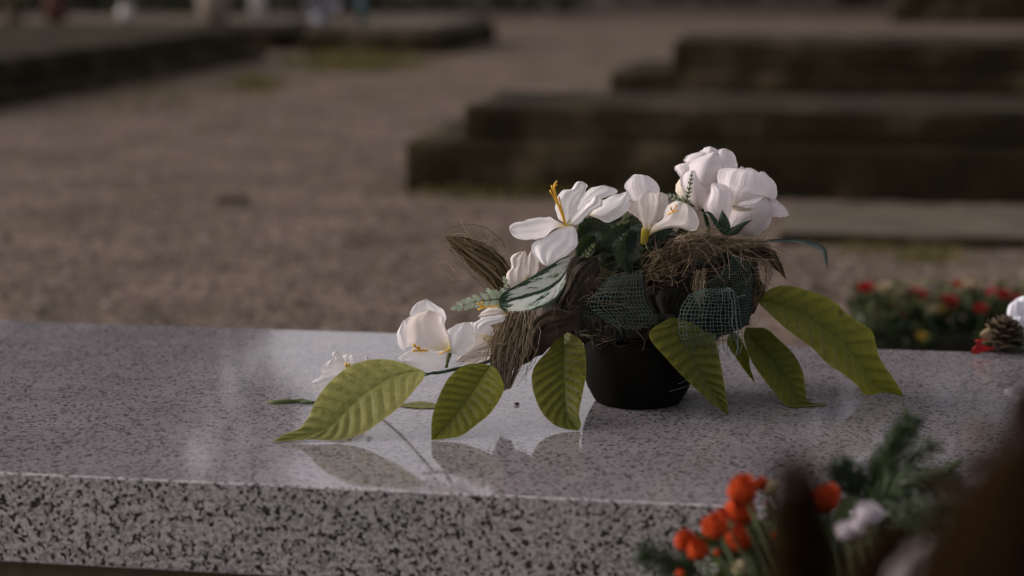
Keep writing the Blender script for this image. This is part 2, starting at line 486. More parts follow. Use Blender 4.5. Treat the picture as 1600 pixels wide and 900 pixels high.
# ------------------------------------------------------------------ the granite tomb carrying the flowers
A = onplane(0, 738, ST); B = onplane(1130, 790, ST)
ux = (B - A).normalized(); ROT = math.atan2(ux.y, ux.x); uy = Vector((-ux.y, ux.x, 0))
far = onplane(700, 523, ST)
DEP = (far - A).dot(uy)
org = A - ux * 0.65; org.z = 0
TH = 0.112
tomb = thing('granite_tomb', org, 'polished speckled grey granite tomb slab with the white flowers on it', 'tomb', rz=ROT)
so = bbox('slab', 0, 2.25, 0, DEP, ST - TH, ST, 'granite', tomb, 0.0024, seg=2)
so.data.materials.append(M['granite_arris'])         # the chamfer is ground, not polished
so.data.materials.append(M['granite_top'])           # the top's reflection veil is painted into its colour
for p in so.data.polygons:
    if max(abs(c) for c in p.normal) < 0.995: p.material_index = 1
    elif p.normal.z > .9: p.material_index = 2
bbox('plinth', 0.05, 2.20, 0.05, DEP - 0.05, -0.05, ST - TH - 0.001, 'stone_pale', tomb, 0.006)

# ------------------------------------------------------------------ far tombs
AX = Vector((math.cos(ROT), math.sin(ROT), 0)); AY = Vector((-math.sin(ROT), math.cos(ROT), 0))
def weather(o, amp, cuts=5, seed=0):
    bm = bmesh.new(); bm.from_mesh(o.data)
    bmesh.ops.subdivide_edges(bm, edges=[e for e in bm.edges if e.calc_length() > .25], cuts=24, use_grid_fill=True)
    for v in bm.verts:
        q = v.co * 3.1 + Vector((seed, seed * 2.0, 0))
        v.co += Vector((mn.noise(q), mn.noise(q + Vector((9, 0, 0))), mn.noise(q + Vector((0, 9, 0))))) * amp + Vector((0, 0, mn.noise(v.co * 9))) * amp * .4
    bm.to_mesh(o.data); bm.free(); o.data.shade_smooth()
def far_tomb(px, py, label, Lp, Dp, zp, ins, Lcut, zs, mat_s='stone', mat_p='stone', right=False):
    o = onplane(px, py, 0)
    if right: o = o - AX * Lp
    t = thing('stone_tomb', o, label, 'tomb', 'weathered tombs along the gravel path', rz=ROT)
    weather(bbox('plinth', 0, Lp, 0, Dp, -0.05, zp, mat_p, t, 0.02), .012, 5, px)
    weather(bbox('slab', Lcut[0], Lp - Lcut[1], ins, Dp - ins, zp - 0.02, zs, mat_s, t, 0.02), .012, 5, py)
    return t
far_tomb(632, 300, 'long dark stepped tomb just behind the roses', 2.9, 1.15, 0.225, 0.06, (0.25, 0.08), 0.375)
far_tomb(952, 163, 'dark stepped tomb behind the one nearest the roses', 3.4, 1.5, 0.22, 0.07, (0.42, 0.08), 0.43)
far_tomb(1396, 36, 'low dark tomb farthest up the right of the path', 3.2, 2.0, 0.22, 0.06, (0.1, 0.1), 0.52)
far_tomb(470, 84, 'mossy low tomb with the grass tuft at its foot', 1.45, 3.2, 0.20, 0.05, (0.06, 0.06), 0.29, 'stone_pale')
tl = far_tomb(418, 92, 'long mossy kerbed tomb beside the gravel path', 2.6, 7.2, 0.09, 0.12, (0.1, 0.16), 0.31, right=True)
# the long kerbed tomb runs towards the camera from that far corner
tl.location = tl.location - AY * 7.2; ROOT[tl.name] = tl.location.copy()
kb = onplane(1215, 382, 0)
k_ = thing('kerb_stone', kb, 'low flat kerb stone in front of the stepped tomb', 'kerb', rz=ROT)
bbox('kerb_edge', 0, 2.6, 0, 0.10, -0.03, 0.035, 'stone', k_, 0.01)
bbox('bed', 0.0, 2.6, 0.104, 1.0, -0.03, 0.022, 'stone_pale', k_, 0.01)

# ================================================================== the flower arrangement
PY = 2.735
pc = onplane(997, 626, ST)
ARR = thing('flower_arrangement', (pc.x, pc.y, ST), 'artificial arrangement of white roses and lilies in a black bowl on granite', 'flowers')
PXM = 1150.0
# bowl
lathe('bowl', [(0.052, 0.0012), (0.059, 0.0012), (0.0625, 0.006), (0.071, 0.022), (0.0765, 0.040), (0.0785, 0.058), (0.077, 0.076), (0.073, 0.090), (0.071, 0.093), (0.068, 0.092), (0.068, 0.08)], (pc.x, pc.y, ST), 'pot', ARR, 56)
# dark moss core
def lump(name, px, py, Y, rad, mat, amp=0.16, fs=34, seg=40, rings=26):
    c = P(px, py, Y, False); V, F = [], []
    ball(V, F, c, rad, seg, rings, lambda d: 1 + amp * mn.fractal(Vector((d.x, d.y, d.z)) * fs * 0.08 + c * 9, 0.8, 2.0, 5))
    return mesh(name, V, F, mat, ARR)
lump('moss', 1040, 470, 2.755, (0.118, 0.085, 0.066), 'moss')
lump('moss', 915, 478, 2.745, (0.062, 0.06, 0.046), 'moss')
lump('moss', 1130, 450, 2.76, (0.052, 0.06, 0.062), 'moss')
lump('moss', 985, 405, 2.765, (0.078, 0.055, 0.045), 'moss')

# ---- big leaves: edges and midrib, offsets in cm
def leaf(L, R, mid, Y0, mat='leaf', **kw):
    d = dict(N=64, K=25, quilt=0.6, fold=0.6, nv=12, slope=1.6, wave=0.2)
    d.update(kw)
    return sheet('leaf', L, R, Y0, mat, ARR, mid=mid, **d)
yt = onplane(424, 691, ST).y
leaf([(663, 580, 7), (641, 571, 8.5), (620, 564, 9.5), (586, 561, 10), (548, 571, 9), (514, 598, 7), (493, 626, 5), (481, 653, 3), (465, 671, 1.6), (445, 678, .8), (424, 691, 0)],
     [(663, 580, 7), (662, 591, 6.2), (648, 609, 5), (624, 636, 3), (593, 660, 1.5), (565, 678, .5), (527, 688, 0), (486, 687, 0), (452, 689, 0), (424, 691, 0)],
     [(663, 580, 7), (644, 580, 7.6), (607, 591, 7), (572, 612, 5.6), (545, 636, 4), (514, 667, 1.8), (469, 682, .6), (424, 691, 0)], yt, 'leaf_pale', fold=0.35)
yt = onplane(674, 688, ST).y
leaf([(766, 570, 10), (731, 569, 10), (703, 588, 8), (686, 619, 5), (675, 653, 2), (674, 688, 0)],
     [(766, 570, 10), (778, 580, 9), (787, 609, 6), (768, 643, 3.5), (744, 664, 2), (720, 681, .5), (693, 686, 0), (674, 688, 0)],
     [(766, 570, 10), (757, 584, 9), (742, 605, 7), (723, 632, 4.6), (705, 655, 2.6), (674, 688, 0)], yt, 'leaf', fold=0.5)
yt = onplane(904, 673, ST).y
leaf([(880, 515, 14), (858, 545, 11), (834, 575, 8), (832, 605, 5.5), (844, 640, 2.8), (861, 660, 1), (878, 669, .2), (904, 673, 0)],
     [(880, 515, 14), (910, 535, 10), (916, 578, 7), (911, 612, 4), (905, 645, 1.5), (908, 664, .4), (904, 673, 0)],
     [(880, 515, 14), (880, 545, 11), (880, 578, 7.5), (882, 612, 4.6), (886, 645, 2), (904, 673, 0)], yt, 'leaf_dark', fold=0.5)
yt = onplane(1139, 651, ST).y
leaf([(1050, 495, 2), (1014, 522, .6), (1043, 562, -.6), (1078, 599, -.4), (1110, 628, -.2), (1139, 651, 0)],
     [(1050, 495, 2), (1110, 516, 3.5), (1120, 539, 3.2), (1127, 573, 2.4), (1134, 614, 1.2), (1139, 651, 0)],
     [(1050, 495, 2), (1065, 525, 1.0), (1083, 560, .3), (1108, 603, .1), (1139, 651, 0)], yt - 0.005, 'leaf_dark', fold=0.5)
leaf([(1143, 515, 3), (1136, 536, 2), (1152, 562, 1), (1168, 585, .3), (1180, 598, 0)],
     [(1143, 515, 3), (1158, 530, 2), (1170, 556, 1), (1172, 574, .4), (1180, 598, 0)],
     [(1143, 515, 3), (1147, 534, 2), (1160, 558, 1), (1170, 580, .4), (1180, 598, 0)], 2.76, 'leaf', N=32, K=13, quilt=.06, fold=.3)
yt = onplane(1293, 633, ST).y
leaf([(1165, 512, 9), (1162, 527, 7.5), (1173, 562, 4.5), (1196, 596, 2), (1220, 625, .6), (1234, 636, 0), (1262, 635, 0), (1293, 633, 0)],
     [(1165, 512, 9), (1180, 512, 9.5), (1198, 514, 9), (1220, 533, 8), (1240, 553, 6.5), (1254, 579, 4), (1259, 608, 2), (1263, 627, .6), (1293, 631, 0)],
     [(1165, 512, 9), (1178, 531, 8), (1208, 562, 5.2), (1230, 592, 2.8), (1247, 622, .8), (1262, 631, .2), (1293, 632, 0)], yt, 'leaf_dark', fold=0.45)
yt = onplane(1413, 619, ST).y
leaf([(1180, 468, 3), (1202, 452, 3.5), (1228, 446, 4), (1260, 453, 4.5), (1300, 469, 4.6), (1326, 492, 4.2), (1361, 516, 3.2), (1368, 536, 2.6), (1376, 562, 1.6), (1396, 591, .6), (1413, 619, 0)],
     [(1180, 468, 3), (1202, 490, 0), (1231, 516, -1.5), (1269, 544, -2), (1289, 565, -2), (1318, 585, -1.6), (1341, 604, -.8), (1352, 617, -.2), (1381, 614, .2), (1404, 618, 0), (1413, 619, 0)],
     [(1180, 468, 3), (1208, 472, 2.6), (1251, 487, 2), (1289, 513, 1.4), (1318, 533, 1), (1344, 570, .6), (1370, 602, .2), (1413, 619, 0)], yt, 'leaf', fold=0.5, wave=.25)
# leaf lying flat behind the spray
yb = onplane(650, 634, ST).y
leaf([(690, 632, 2.2), (660, 627, 2.2), (640, 629, 1.6), (618, 633, 0)], [(690, 637, -.6), (660, 637, -.8), (640, 636, -.6), (618, 633, 0)],
     [(690, 634, .6), (660, 632, .6), (640, 632, .6), (618, 633, 0)], yb, 'leaf_pale', N=24, K=11, quilt=.04, fold=.2)

# ---- stems of the low spray, buds
tube('stem', [P(800, 545, 2.66), P(760, 566, 2.62), P(715, 576, 2.585), P(680, 583, 2.575), P(660, 580, 2.575)], 0.0024, 0.0022, 'stem', ARR)
tube('stem', [P(676, 582, 2.578), P(620, 600, 2.66), P(560, 622, 2.70), P(500, 628, 2.72), P(470, 629, 2.72)], 0.002, 0.002, 'stem', ARR)
tube('bud', [P(490, 629, 2.72), P(470, 627, 2.72), P(450, 628, 2.72), P(432, 629, 2.72), P(416, 628, 2.72)], .003, .001, 'bud', ARR, 10, 20,
     rf=lambda t: 0.0004 + 0.0042 * max(math.sin(math.pi * min(1, t * .93 + .05)), 0) ** .7 * (1 - .35 * (abs(t - .42) < .06)))

# ---- flowers: petals are pieces of their flower
def flower(name, core, parent=ARR):
    """the flower's heart is the part, its petals and stamens its pieces"""
    px, py, Y, r, mat = core
    V, F = [], []
    c = P(px, py, Y, False)
    ball(V, F, c, r, 16, 12, lambda d: 1 + 0.12 * math.sin(3 * math.atan2(d.y, d.x) + 5 * d.z))
    return mesh(name, V, F, mat, parent)
def petal(fl, L, R, Y0, mat='lily', **kw):
    d = dict(N=34, K=25, bulge=0.3, rip=(0.12, 2.5), seed=len(bpy.data.objects) % 97, crease=.085, ruff=.07, jag=2.6); d.update(kw)
    return sheet('petal', L, R, Y0, mat, fl, **d)
def stamens(fl, lists, Y, r=0.0009, tip=0.0017):
    for q in lists:
        pts = [P(p[0], p[1], Y + (p[2] if len(p) > 2 else 0) / 100) for p in q]
        tube('stamen', pts, r, r, 'stamen', fl, 6, 12, rf=lambda t: r if t < .8 else lerp(r, tip, math.sin((t - .8) / .2 * 2.4)))

# lily A with the long stamens
cA = crop(780, 260, 5.295)
la = flower('lily', (884, 358, 2.672, (0.006, 0.006, 0.007), 'lily_cream'))
def pA(L, R, Y, **k): return petal(la, cA(L), cA(R), Y, 'lily', **k)
YA = 2.665
pA([(560, 485, 0), (500, 465, -.3), (420, 425, -1), (330, 420, -1.8), (200, 450, -2.8), (100, 480, -3.6), (82, 520, -4)],
   [(560, 485, 0), (440, 525, -.6), (385, 575, -1.4), (300, 603, -2.4), (190, 607, -3.2), (120, 580, -3.8), (82, 520, -4)], YA, bulge=.35, rip=(.25, 2.6))
pA([(555, 490, 0), (470, 525, -1), (390, 580, -2), (262, 650, -3), (290, 740, -4), (345, 800, -4.6), (400, 828, -4.8)],
   [(555, 490, 0), (620, 500, -1), (645, 580, -2), (648, 640, -2.8), (590, 715, -3.6), (500, 770, -4.4), (400, 828, -4.8)], YA, bulge=.6, rip=(.3, 3.2))
pA([(560, 480, 0), (490, 430, 1), (460, 300, 2), (510, 205, 2.6), (560, 193, 3), (600, 185, 3.2), (640, 130, 3.8), (690, 124, 4)],
   [(560, 480, 0), (630, 410, 1), (650, 330, 1.8), (690, 260, 2.6), (715, 190, 3.4), (730, 158, 3.8), (690, 124, 4)], YA, bulge=.3, rip=(.3, 2.4))
pA([(560, 490, -.2), (610, 420, -1), (690, 340, -1.6), (740, 285, -2.2), (800, 240, -2.8)],
   [(560, 490, -.2), (660, 475, -1.2), (720, 415, -1.8), (790, 355, -2.4), (850, 330, -2.8), (855, 280, -3), (800, 240, -2.8)], YA, bulge=.5, rip=(.3, 2))
pA([(640, 400, 1), (650, 320, 1.8), (690, 250, 2.4), (760, 180, 2.8), (870, 155, 3)],
   [(640, 400, 1), (720, 360, 1), (820, 280, 1.6), (930, 240, 2), (985, 215, 2.6), (950, 180, 3), (870, 155, 3)], YA, bulge=.4)
pA([(740, 405, .4), (790, 350, -.2), (860, 280, -.4), (960, 235, -.6), (1060, 205, -.6)],
   [(740, 405, .4), (800, 425, -.6), (890, 462, -1.2), (980, 430, -1.4), (1055, 375, -1.2), (1085, 280, -.8), (1060, 205, -.6)], YA, bulge=.8, rip=(.2, 2))
stamens(la, [cA(q) for q in ([(545, 485, -.5), (500, 360, -.8), (450, 250, -1.2), (420, 200, -1.6)], [(545, 485, -.5), (510, 370, -.9), (465, 250, -1.4), (432, 158, -1.8)],
                             [(548, 485, -.5), (515, 370, -.7), (470, 240, -1), (450, 170, -1.4), (478, 120, -1.6)], [(548, 485, -.5), (525, 390, -.6), (485, 290, -1), (455, 165, -1.5), (480, 150, -1.6)],
                             [(550, 485, -.5), (530, 390, -.5), (510, 320, -.7), (495, 252, -.9)])], YA, 0.0009, 0.0013)

# lily B, cream trumpet
cB = crop(960, 220, 5.293)
lb = flower('lily', (1008, 368, 2.665, (0.005, 0.005, 0.010), 'lily_cream'))
def pB(L, R, Y, mat='lily_cream', **k): return petal(lb, cB(L), cB(R), Y, mat, **k)
YB = 2.655
pB([(240, 700, 1.5), (160, 520, 2), (95, 420, 2.6), (85, 370, 3), (150, 285, 3.6), (210, 278, 3.8)],
   [(240, 700, 1.5), (330, 520, 2), (370, 440, 2.6), (370, 380, 3), (300, 300, 3.6), (210, 278, 3.8)], YB, 'rose', bulge=.6)
pB([(265, 790, 0), (235, 700, -.2), (200, 560, -.4), (200, 470, .2), (280, 410, .8)],
   [(265, 790, 0), (300, 690, -.6), (335, 560, -.6), (345, 460, 0), (280, 410, .8)], YB, bulge=-.5)
pB([(258, 790, .4), (235, 690, .6), (170, 620, .8), (110, 575, .8), (103, 510, 1)],
   [(258, 790, .4), (290, 690, .1), (260, 600, 0), (190, 500, .4), (103, 510, 1)], YB, bulge=-.4)
pB([(275, 780, .2), (310, 640, .3), (330, 520, .6), (340, 440, .8), (395, 425, 1)],
   [(275, 780, .2), (340, 690, .1), (420, 590, .3), (450, 510, .6), (430, 450, .9), (395, 425, 1)], YB, bulge=-.4)
pB([(270, 800, 0), (320, 700, -.6), (400, 640, -1.2), (440, 540, -1), (500, 500, -1), (570, 505, -1.4)],
   [(270, 800, 0), (340, 755, -.8), (500, 715, -2), (640, 745, -3), (690, 720, -3), (695, 650, -2.6), (650, 560, -2), (570, 505, -1.4)], YB, bulge=.5, rip=(.25, 2.2))
tube('throat', [P(1005, 381, 2.662), P(1006, 372, 2.657), P(1010, 358, 2.655)], .0030, .0068, 'throat', lb, 10, 8)
stamens(lb, [cB(q) for q in ([(440, 610, -2), (480, 590, -2.6), (525, 578, -3)], [(440, 610, -2), (480, 590, -2.6), (515, 532, -3)], [(440, 610, -2), (478, 588, -2.5), (465, 550, -2.7)])], YB, .0009, .0013)

# roses
def sepals(fl, items, Y):
    for L, R in items: sheet('sepal', cB(L), cB(R), Y, 'sepal', fl, N=16, K=7, bulge=.35)
rc = flower('rose', (1092, 290, 2.735, (0.030, 0.028, 0.028), 'rose'))
def pC(L, R, d, **k): return petal(rc, cB(L), cB(R), 2.73 + d / 100, 'rose', **dict(dict(bulge=1.4, lip=.55, rip=(.12, 2)), **k))
pC([(740, 200, 0), (705, 110, 1), (740, 60, 1.6), (790, 45, 2)], [(740, 200, 0), (840, 150, 1), (845, 75, 1.6), (790, 45, 2)], 1.2)
pC([(860, 300, 0), (865, 150, .5), (850, 80, 1), (920, 62, 1.5)], [(860, 300, 0), (1000, 250, .5), (1018, 180, 1), (980, 100, 1.4), (920, 62, 1.5)], .6, bulge=.9)
pC([(680, 260, 0), (600, 190, .4), (572, 160, .6), (620, 115, 1), (720, 88, 1.4)], [(680, 260, 0), (740, 170, .2), (770, 110, .8), (720, 88, 1.4)], .2, bulge=.8)
pC([(630, 320, 0), (545, 307, 0), (497, 240, .6), (500, 213, 1), (545, 188, 1.3)], [(630, 320, 0), (640, 230, 0), (600, 185, .8), (545, 188, 1.3)], -.5, bulge=.7)
pC([(740, 500, 0), (600, 330, -.3), (630, 180, .5), (720, 120, 1.2), (830, 90, 2)], [(740, 500, 0), (850, 360, -.3), (885, 230, .5), (872, 140, 1.3), (830, 90, 2)], -.4, bulge=2.4)
pC([(700, 585, 1), (610, 500, .2), (550, 380, 0), (547, 300, .2), (610, 245, .6), (680, 237, 1)], [(700, 585, 1), (750, 560, .4), (795, 450, 0), (795, 340, .2), (755, 265, .6), (680, 237, 1)], -1.8, bulge=1.4)
sepals(rc, [([(740, 600), (690, 560), (640, 540), (590, 500)], [(740, 600), (760, 590), (700, 530), (590, 500)]),
            ([(740, 610), (750, 560), (770, 500), (785, 460)], [(740, 610), (800, 590), (800, 520), (785, 460)])], 2.715)
rd = flower('rose', (1165, 322, 2.705, (0.036, 0.03, 0.036), 'rose'))
def pD(L, R, d, **k): return petal(rd, cB(L), cB(R), 2.70 + d / 100, 'rose', **dict(dict(bulge=1.4, lip=.55, rip=(.12, 2)), **k))
pD([(1000, 340, 0), (1010, 245, .5), (1055, 207, 1)], [(1000, 340, 0), (1090, 290, 0), (1088, 240, .4), (1055, 207, 1)], 2.6, bulge=.3)
pD([(1050, 340, 0), (1070, 235, .4), (1130, 222, 1)], [(1050, 340, 0), (1220, 340, 0), (1190, 262, .5), (1130, 222, 1)], 2.2, bulge=.6)
pD([(1160, 360, 0), (1190, 265, .5), (1240, 255, 1)], [(1160, 360, 0), (1340, 390, 0), (1285, 305, .5), (1240, 255, 1)], 1.5, bulge=.5)
pD([(1240, 570, 0), (1235, 485, 0), (1330, 485, -.8), (1410, 550, -1.6), (1448, 615, -2)], [(1240, 570, 0), (1310, 622, -.6), (1390, 633, -1.4), (1448, 615, -2)], -.2, bulge=.4)
pD([(935, 775, 1.5), (930, 660, .4), (960, 560, 0), (1080, 515, 0), (1250, 465, .6)], [(935, 775, 1.5), (1050, 800, 1.5), (1180, 785, 1), (1290, 670, .6), (1315, 560, .5), (1250, 465, .6)], -1.2, bulge=2.0)
pD([(975, 548, -.4), (890, 400, -.2), (850, 315, .4), (868, 240, 1.2), (950, 223, 1.8), (1090, 243, 2.2)], [(975, 548, -.4), (1100, 545, -.8), (1240, 470, -.4), (1330, 482, .4), (1348, 400, .8), (1290, 305, 1.4), (1190, 262, 1.8), (1090, 243, 2.2)], -1.4, bulge=2.0, rip=(.16, 5.5))
pD([(970, 540, 0), (1080, 492, -.4), (1245, 460, 0)], [(970, 540, 0), (1080, 548, -.9), (1175, 544, -.9), (1245, 460, 0)], -3.2, bulge=.4, rip=(.05, 1))
pD([(870, 700, .8), (765, 610, .2), (743, 540, 0), (780, 450, 0), (805, 342, .6)], [(870, 700, .8), (945, 640, -.2), (970, 560, -.4), (968, 460, -.2), (930, 372, .2), (805, 342, .6)], -2.8, bulge=1.1, rip=(.1, 3.5))
sepals(rd, [([(900, 785), (830, 700), (780, 615), (738, 588)], [(900, 785), (880, 700), (825, 620), (785, 585), (738, 588)]),
            ([(900, 785), (862, 690), (872, 620), (890, 568)], [(900, 785), (962, 740), (942, 650), (890, 568)]),
            ([(900, 785), (960, 725), (1060, 675), (1150, 648)], [(900, 785), (1010, 775), (1085, 700), (1150, 648)])], 2.655)
tube('stem', [P(1130, 370, 2.67), P(1125, 385, 2.69), P(1115, 410, 2.72)], .003, .003, 'stem', ARR)
tube('stem', [P(1100, 330, 2.72), P(1108, 365, 2.73), P(1110, 410, 2.74)], .003, .003, 'stem', ARR)

# lily by the plume (two pale petals)
cE = crop(680, 360, 5.627)
le = flower('lily', (818, 432, 2.672, (0.006, 0.006, 0.008), 'lily_cream'))
petal(le, cE([(800, 470), (650, 515), (622, 410), (640, 360), (668, 330), (662, 250), (720, 200), (790, 178)]), cE([(800, 470), (800, 380), (802, 300), (812, 220), (790, 178)]), 2.66, 'lily_cream', bulge=.6, rip=(.3, 2.2))
petal(le, cE([(800, 470, .4), (795, 380, .2), (810, 240, .4), (852, 168, 1)]), cE([(800, 470, .4), (880, 390, .6), (912, 290, .8), (880, 210, 1), (852, 168, 1)]), 2.665, 'lily_cream', bulge=.3)

# spray lilies
cF = crop(600, 460, 5.0)
lf = flower('lily', (676, 552, 2.60, (0.007, 0.007, 0.007), 'lily_cream'))
def pF(L, R, d, mat='lily', **k): return petal(lf, cF(L), cF(R), 2.585 + d / 100, mat, **k)
pF([(480, 430, 0), (330, 300, 1.5), (215, 190, 2.6), (215, 115, 3.2), (265, 62, 3.6), (330, 34, 4)], [(480, 430, 0), (500, 320, .6), (482, 230, 1.4), (470, 125, 2.4), (400, 78, 3.2), (330, 34, 4)], 1, bulge=-.4)
pF([(400, 440, 0), (200, 420, .4), (150, 440, .6), (108, 370, 1), (98, 310, 1.4), (150, 205, 2)], [(400, 440, 0), (300, 330, 1.2), (240, 200, 2), (215, 170, 2.2), (150, 205, 2)], 1.0, bulge=.3)
pF([(520, 440, 0), (380, 440, 0), (205, 410, .2), (182, 300, .8), (200, 190, 1.6), (350, 122, 2.4)], [(520, 440, 0), (500, 330, .4), (460, 230, 1.2), (425, 150, 2), (350, 122, 2.4)], .3, 'lily_cream', bulge=-1.3, rip=(.12, 3), crease=.08)
pF([(525, 430, 0), (400, 440, -.6), (240, 425, -1.2), (118, 490, -2.2), (140, 525, -2.6)], [(525, 430, 0), (485, 490, -1), (470, 560, -2), (340, 612, -3), (260, 580, -3), (140, 525, -2.6)], .2, bulge=.3, rip=(.25, 2.2))
pF([(505, 450, 0), (490, 290, .4), (560, 240, 1), (632, 213, 1.6)], [(505, 450, 0), (600, 475, .2), (690, 405, .6), (712, 330, 1), (632, 213, 1.6)], .8, 'lily', bulge=.6)
stamens(lf, [cF(q) for q in ([(345, 438, -1.2), (290, 440, -1.6), (225, 438, -2)], [(330, 436, -1.2), (275, 430, -1.6), (228, 388, -2)], [(330, 436, -1.2), (280, 430, -1.6), (270, 404, -1.8)], [(430, 470, -1.4), (470, 448, -1.6), (515, 428, -1.4)])], 2.585, .0012, .0018)
tube('stem', [P(703, 553, 2.60), P(699, 565, 2.59), P(697, 574, 2.585)], .003, .0024, 'bud', ARR)
lg = flower('lily', (758, 530, 2.66, (0.006, 0.006, 0.006), 'lily_cream'))
def pG(L, R, d, mat='lily', **k): return petal(lg, cF(L), cF(R), 2.65 + d / 100, mat, **k)
pG([(860, 340, 0), (700, 300, .4), (640, 225, 1), (700, 215, 1.4)], [(860, 340, 0), (850, 270, .6), (780, 225, 1), (700, 215, 1.4)], 1.5)
pG([(860, 330, 0), (690, 310, 0), (600, 420, 0), (560, 520, -.4)], [(860, 330, 0), (840, 500, 0), (740, 545, -.2), (560, 520, -.4)], .8, 'lily_cream', bulge=.6)
lh = flower('lily', (778, 488, 2.63, (0.005, 0.005, 0.005), 'lily_cream'))
petal(lh, cF([(960, 155, 0), (900, 105, .2), (850, 95, .4), (800, 110, .4), (730, 175, .2)]), cF([(960, 155, 0), (880, 180, -.3), (800, 185, -.4), (730, 175, .2)]), 2.625, 'lily_cream', bulge=.3)
petal(lh, cF([(968, 155, 0), (880, 165, -.2), (760, 185, -.6), (700, 245, -1.4), (745, 300, -2)]), cF([(968, 155, 0), (920, 215, -.8), (850, 235, -1.2), (790, 255, -1.6), (745, 300, -2)]), 2.62, 'lily', bulge=.4, rip=(.2, 2.4))
stamens(lh, [cF(q) for q in ([(900, 90), (790, 100), (735, 122)], [(780, 100), (755, 90), (730, 68)], [(790, 100), (772, 85), (768, 55)])], 2.615, .0012, .0016)
li = flower('lily', (545, 582, 2.70, (0.006, 0.006, 0.006), 'lily_cream'))
cH = crop(400, 540, 4.09)
def pI(L, R, d, **k): return petal(li, cH(L), cH(R), 2.70 + d / 100, 'lily', **dict(dict(crease=.03, ruff=.03, jag=1), **k))
pI([(600, 150, 0), (500, 165, -.4), (420, 180, -1), (352, 240, -2)], [(600, 150, 0), (560, 230, -1.2), (480, 270, -1.8), (400, 300, -2.4), (352, 240, -2)], 0)
pI([(600, 150, 0), (470, 185, -.4), (415, 165, -.8), (440, 110, -.4), (510, 80, .4)], [(600, 150, 0), (580, 110, .2), (550, 85, .4), (510, 80, .4)], .5)
pI([(590, 130, 0), (540, 105, 0), (485, 55, .4), (520, 33, .6)], [(590, 130, 0), (575, 100, .2), (550, 65, .5), (520, 33, .6)], .8, bulge=.2)
pI([(590, 140, 0), (550, 70, 1), (610, 48, 1.6)], [(590, 140, 0), (680, 130, .6), (685, 90, 1), (610, 48, 1.6)], 1.2)
pI([(700, 120, 0), (695, 80, .2), (705, 66, .3)], [(700, 120, 0), (740, 100, .2), (705, 66, .3)], 1, bulge=.1)
stamens(li, [cH(q) for q in ([(620, 150, -.5), (580, 135, -.8), (572, 115, -1)], [(620, 150, -.5), (590, 125, -.8), (600, 118, -1)])], 2.70, .0014, .0018)

# ---- variegated leaf
def varmat():
    m, n, l, bs = newmat('variegated_leaf')
    uv = n.new('ShaderNodeUVMap'); sx = n.new('ShaderNodeSeparateXYZ'); l.new(uv.outputs[0], sx.inputs[0])
    def mth(op, a, b):
        k = n.new('ShaderNodeMath'); k.operation = op
        for i, v in enumerate((a, b)):
            if isinstance(v, (int, float)): k.inputs[i].default_value = v
            else: l.new(v, k.inputs[i])
        return k.outputs[0]
    av = mth('ABSOLUTE', mth('SUBTRACT', mth('MULTIPLY', sx.outputs[1], 2.0), 1.0), 0)
    # streaks follow the side veins: skew u by |v|
    cx = n.new('ShaderNodeCombineXYZ')
    l.new(mth('MULTIPLY', mth('ADD', sx.outputs[0], mth('MULTIPLY', av, -.35)), 6.0), cx.inputs[0]); l.new(mth('MULTIPLY', sx.outputs[1], 5.0), cx.inputs[1])
    nz = n.new('ShaderNodeTexNoise'); nz.inputs['Scale'].default_value = 1.0; nz.inputs['Detail'].default_value = 4; nz.inputs['Roughness'].default_value = .7
    l.new(cx.outputs[0], nz.inputs['Vector'])
    lo = mth('SUBTRACT', nz.outputs[0], mth('MULTIPLY', mth('POWER', av, 5.0), .34))
    mr = ramp(n, [(0.0, (1, 1, 1)), (0.13, (0, 0, 0))]); l.new(av, mr.inputs[0])
    lo = mth('SUBTRACT', lo, mth('MULTIPLY', mr.outputs[0], .5))
    tp = ramp(n, [(0.80, (0, 0, 0)), (1.0, (1, 1, 1))]); l.new(sx.outputs[0], tp.inputs[0])
    lo = mth('SUBTRACT', lo, mth('MULTIPLY', tp.outputs[0], .3))
    r = ramp(n, [(0.375, (0.010, 0.034, 0.016)), (0.40, (0.36, 0.44, 0.32)), (0.48, (0.62, 0.65, 0.58))]); l.new(lo, r.inputs[0])
    l.new(r.outputs[0], bs.inputs['Base Color']); bs.inputs['Roughness'].default_value = 0.4
    return m
M['varleaf'] = varmat()
sheet('variegated_leaf', cE([(1215, 215, 1), (1100, 250, .8), (980, 322, .5), (850, 405, .2), (700, 490, 0), (600, 548, 0), (556, 605, .2)]),
      cE([(1215, 215, 1), (1170, 400, .4), (1070, 600, -.4), (900, 692, -.8), (760, 735, -.6), (640, 728, -.3), (575, 680, 0), (556, 605, .2)]), 2.645, 'varleaf', ARR, N=40, K=21, fold=.35,
      mid=cE([(1215, 215, 1), (1130, 400, .5), (1000, 510, 0), (830, 565, -.2), (700, 605, -.2), (600, 635, 0), (556, 605, .2)]), wave=.1)
sheet('variegated_leaf', cE([(1300, 240, 1), (1240, 300, .8), (1160, 330, .5), (1090, 420, .2)]), cE([(1300, 240, 1), (1290, 330, .6), (1200, 420, .2), (1090, 420, .2)]), 2.665, 'varleaf', ARR, N=20, K=9)

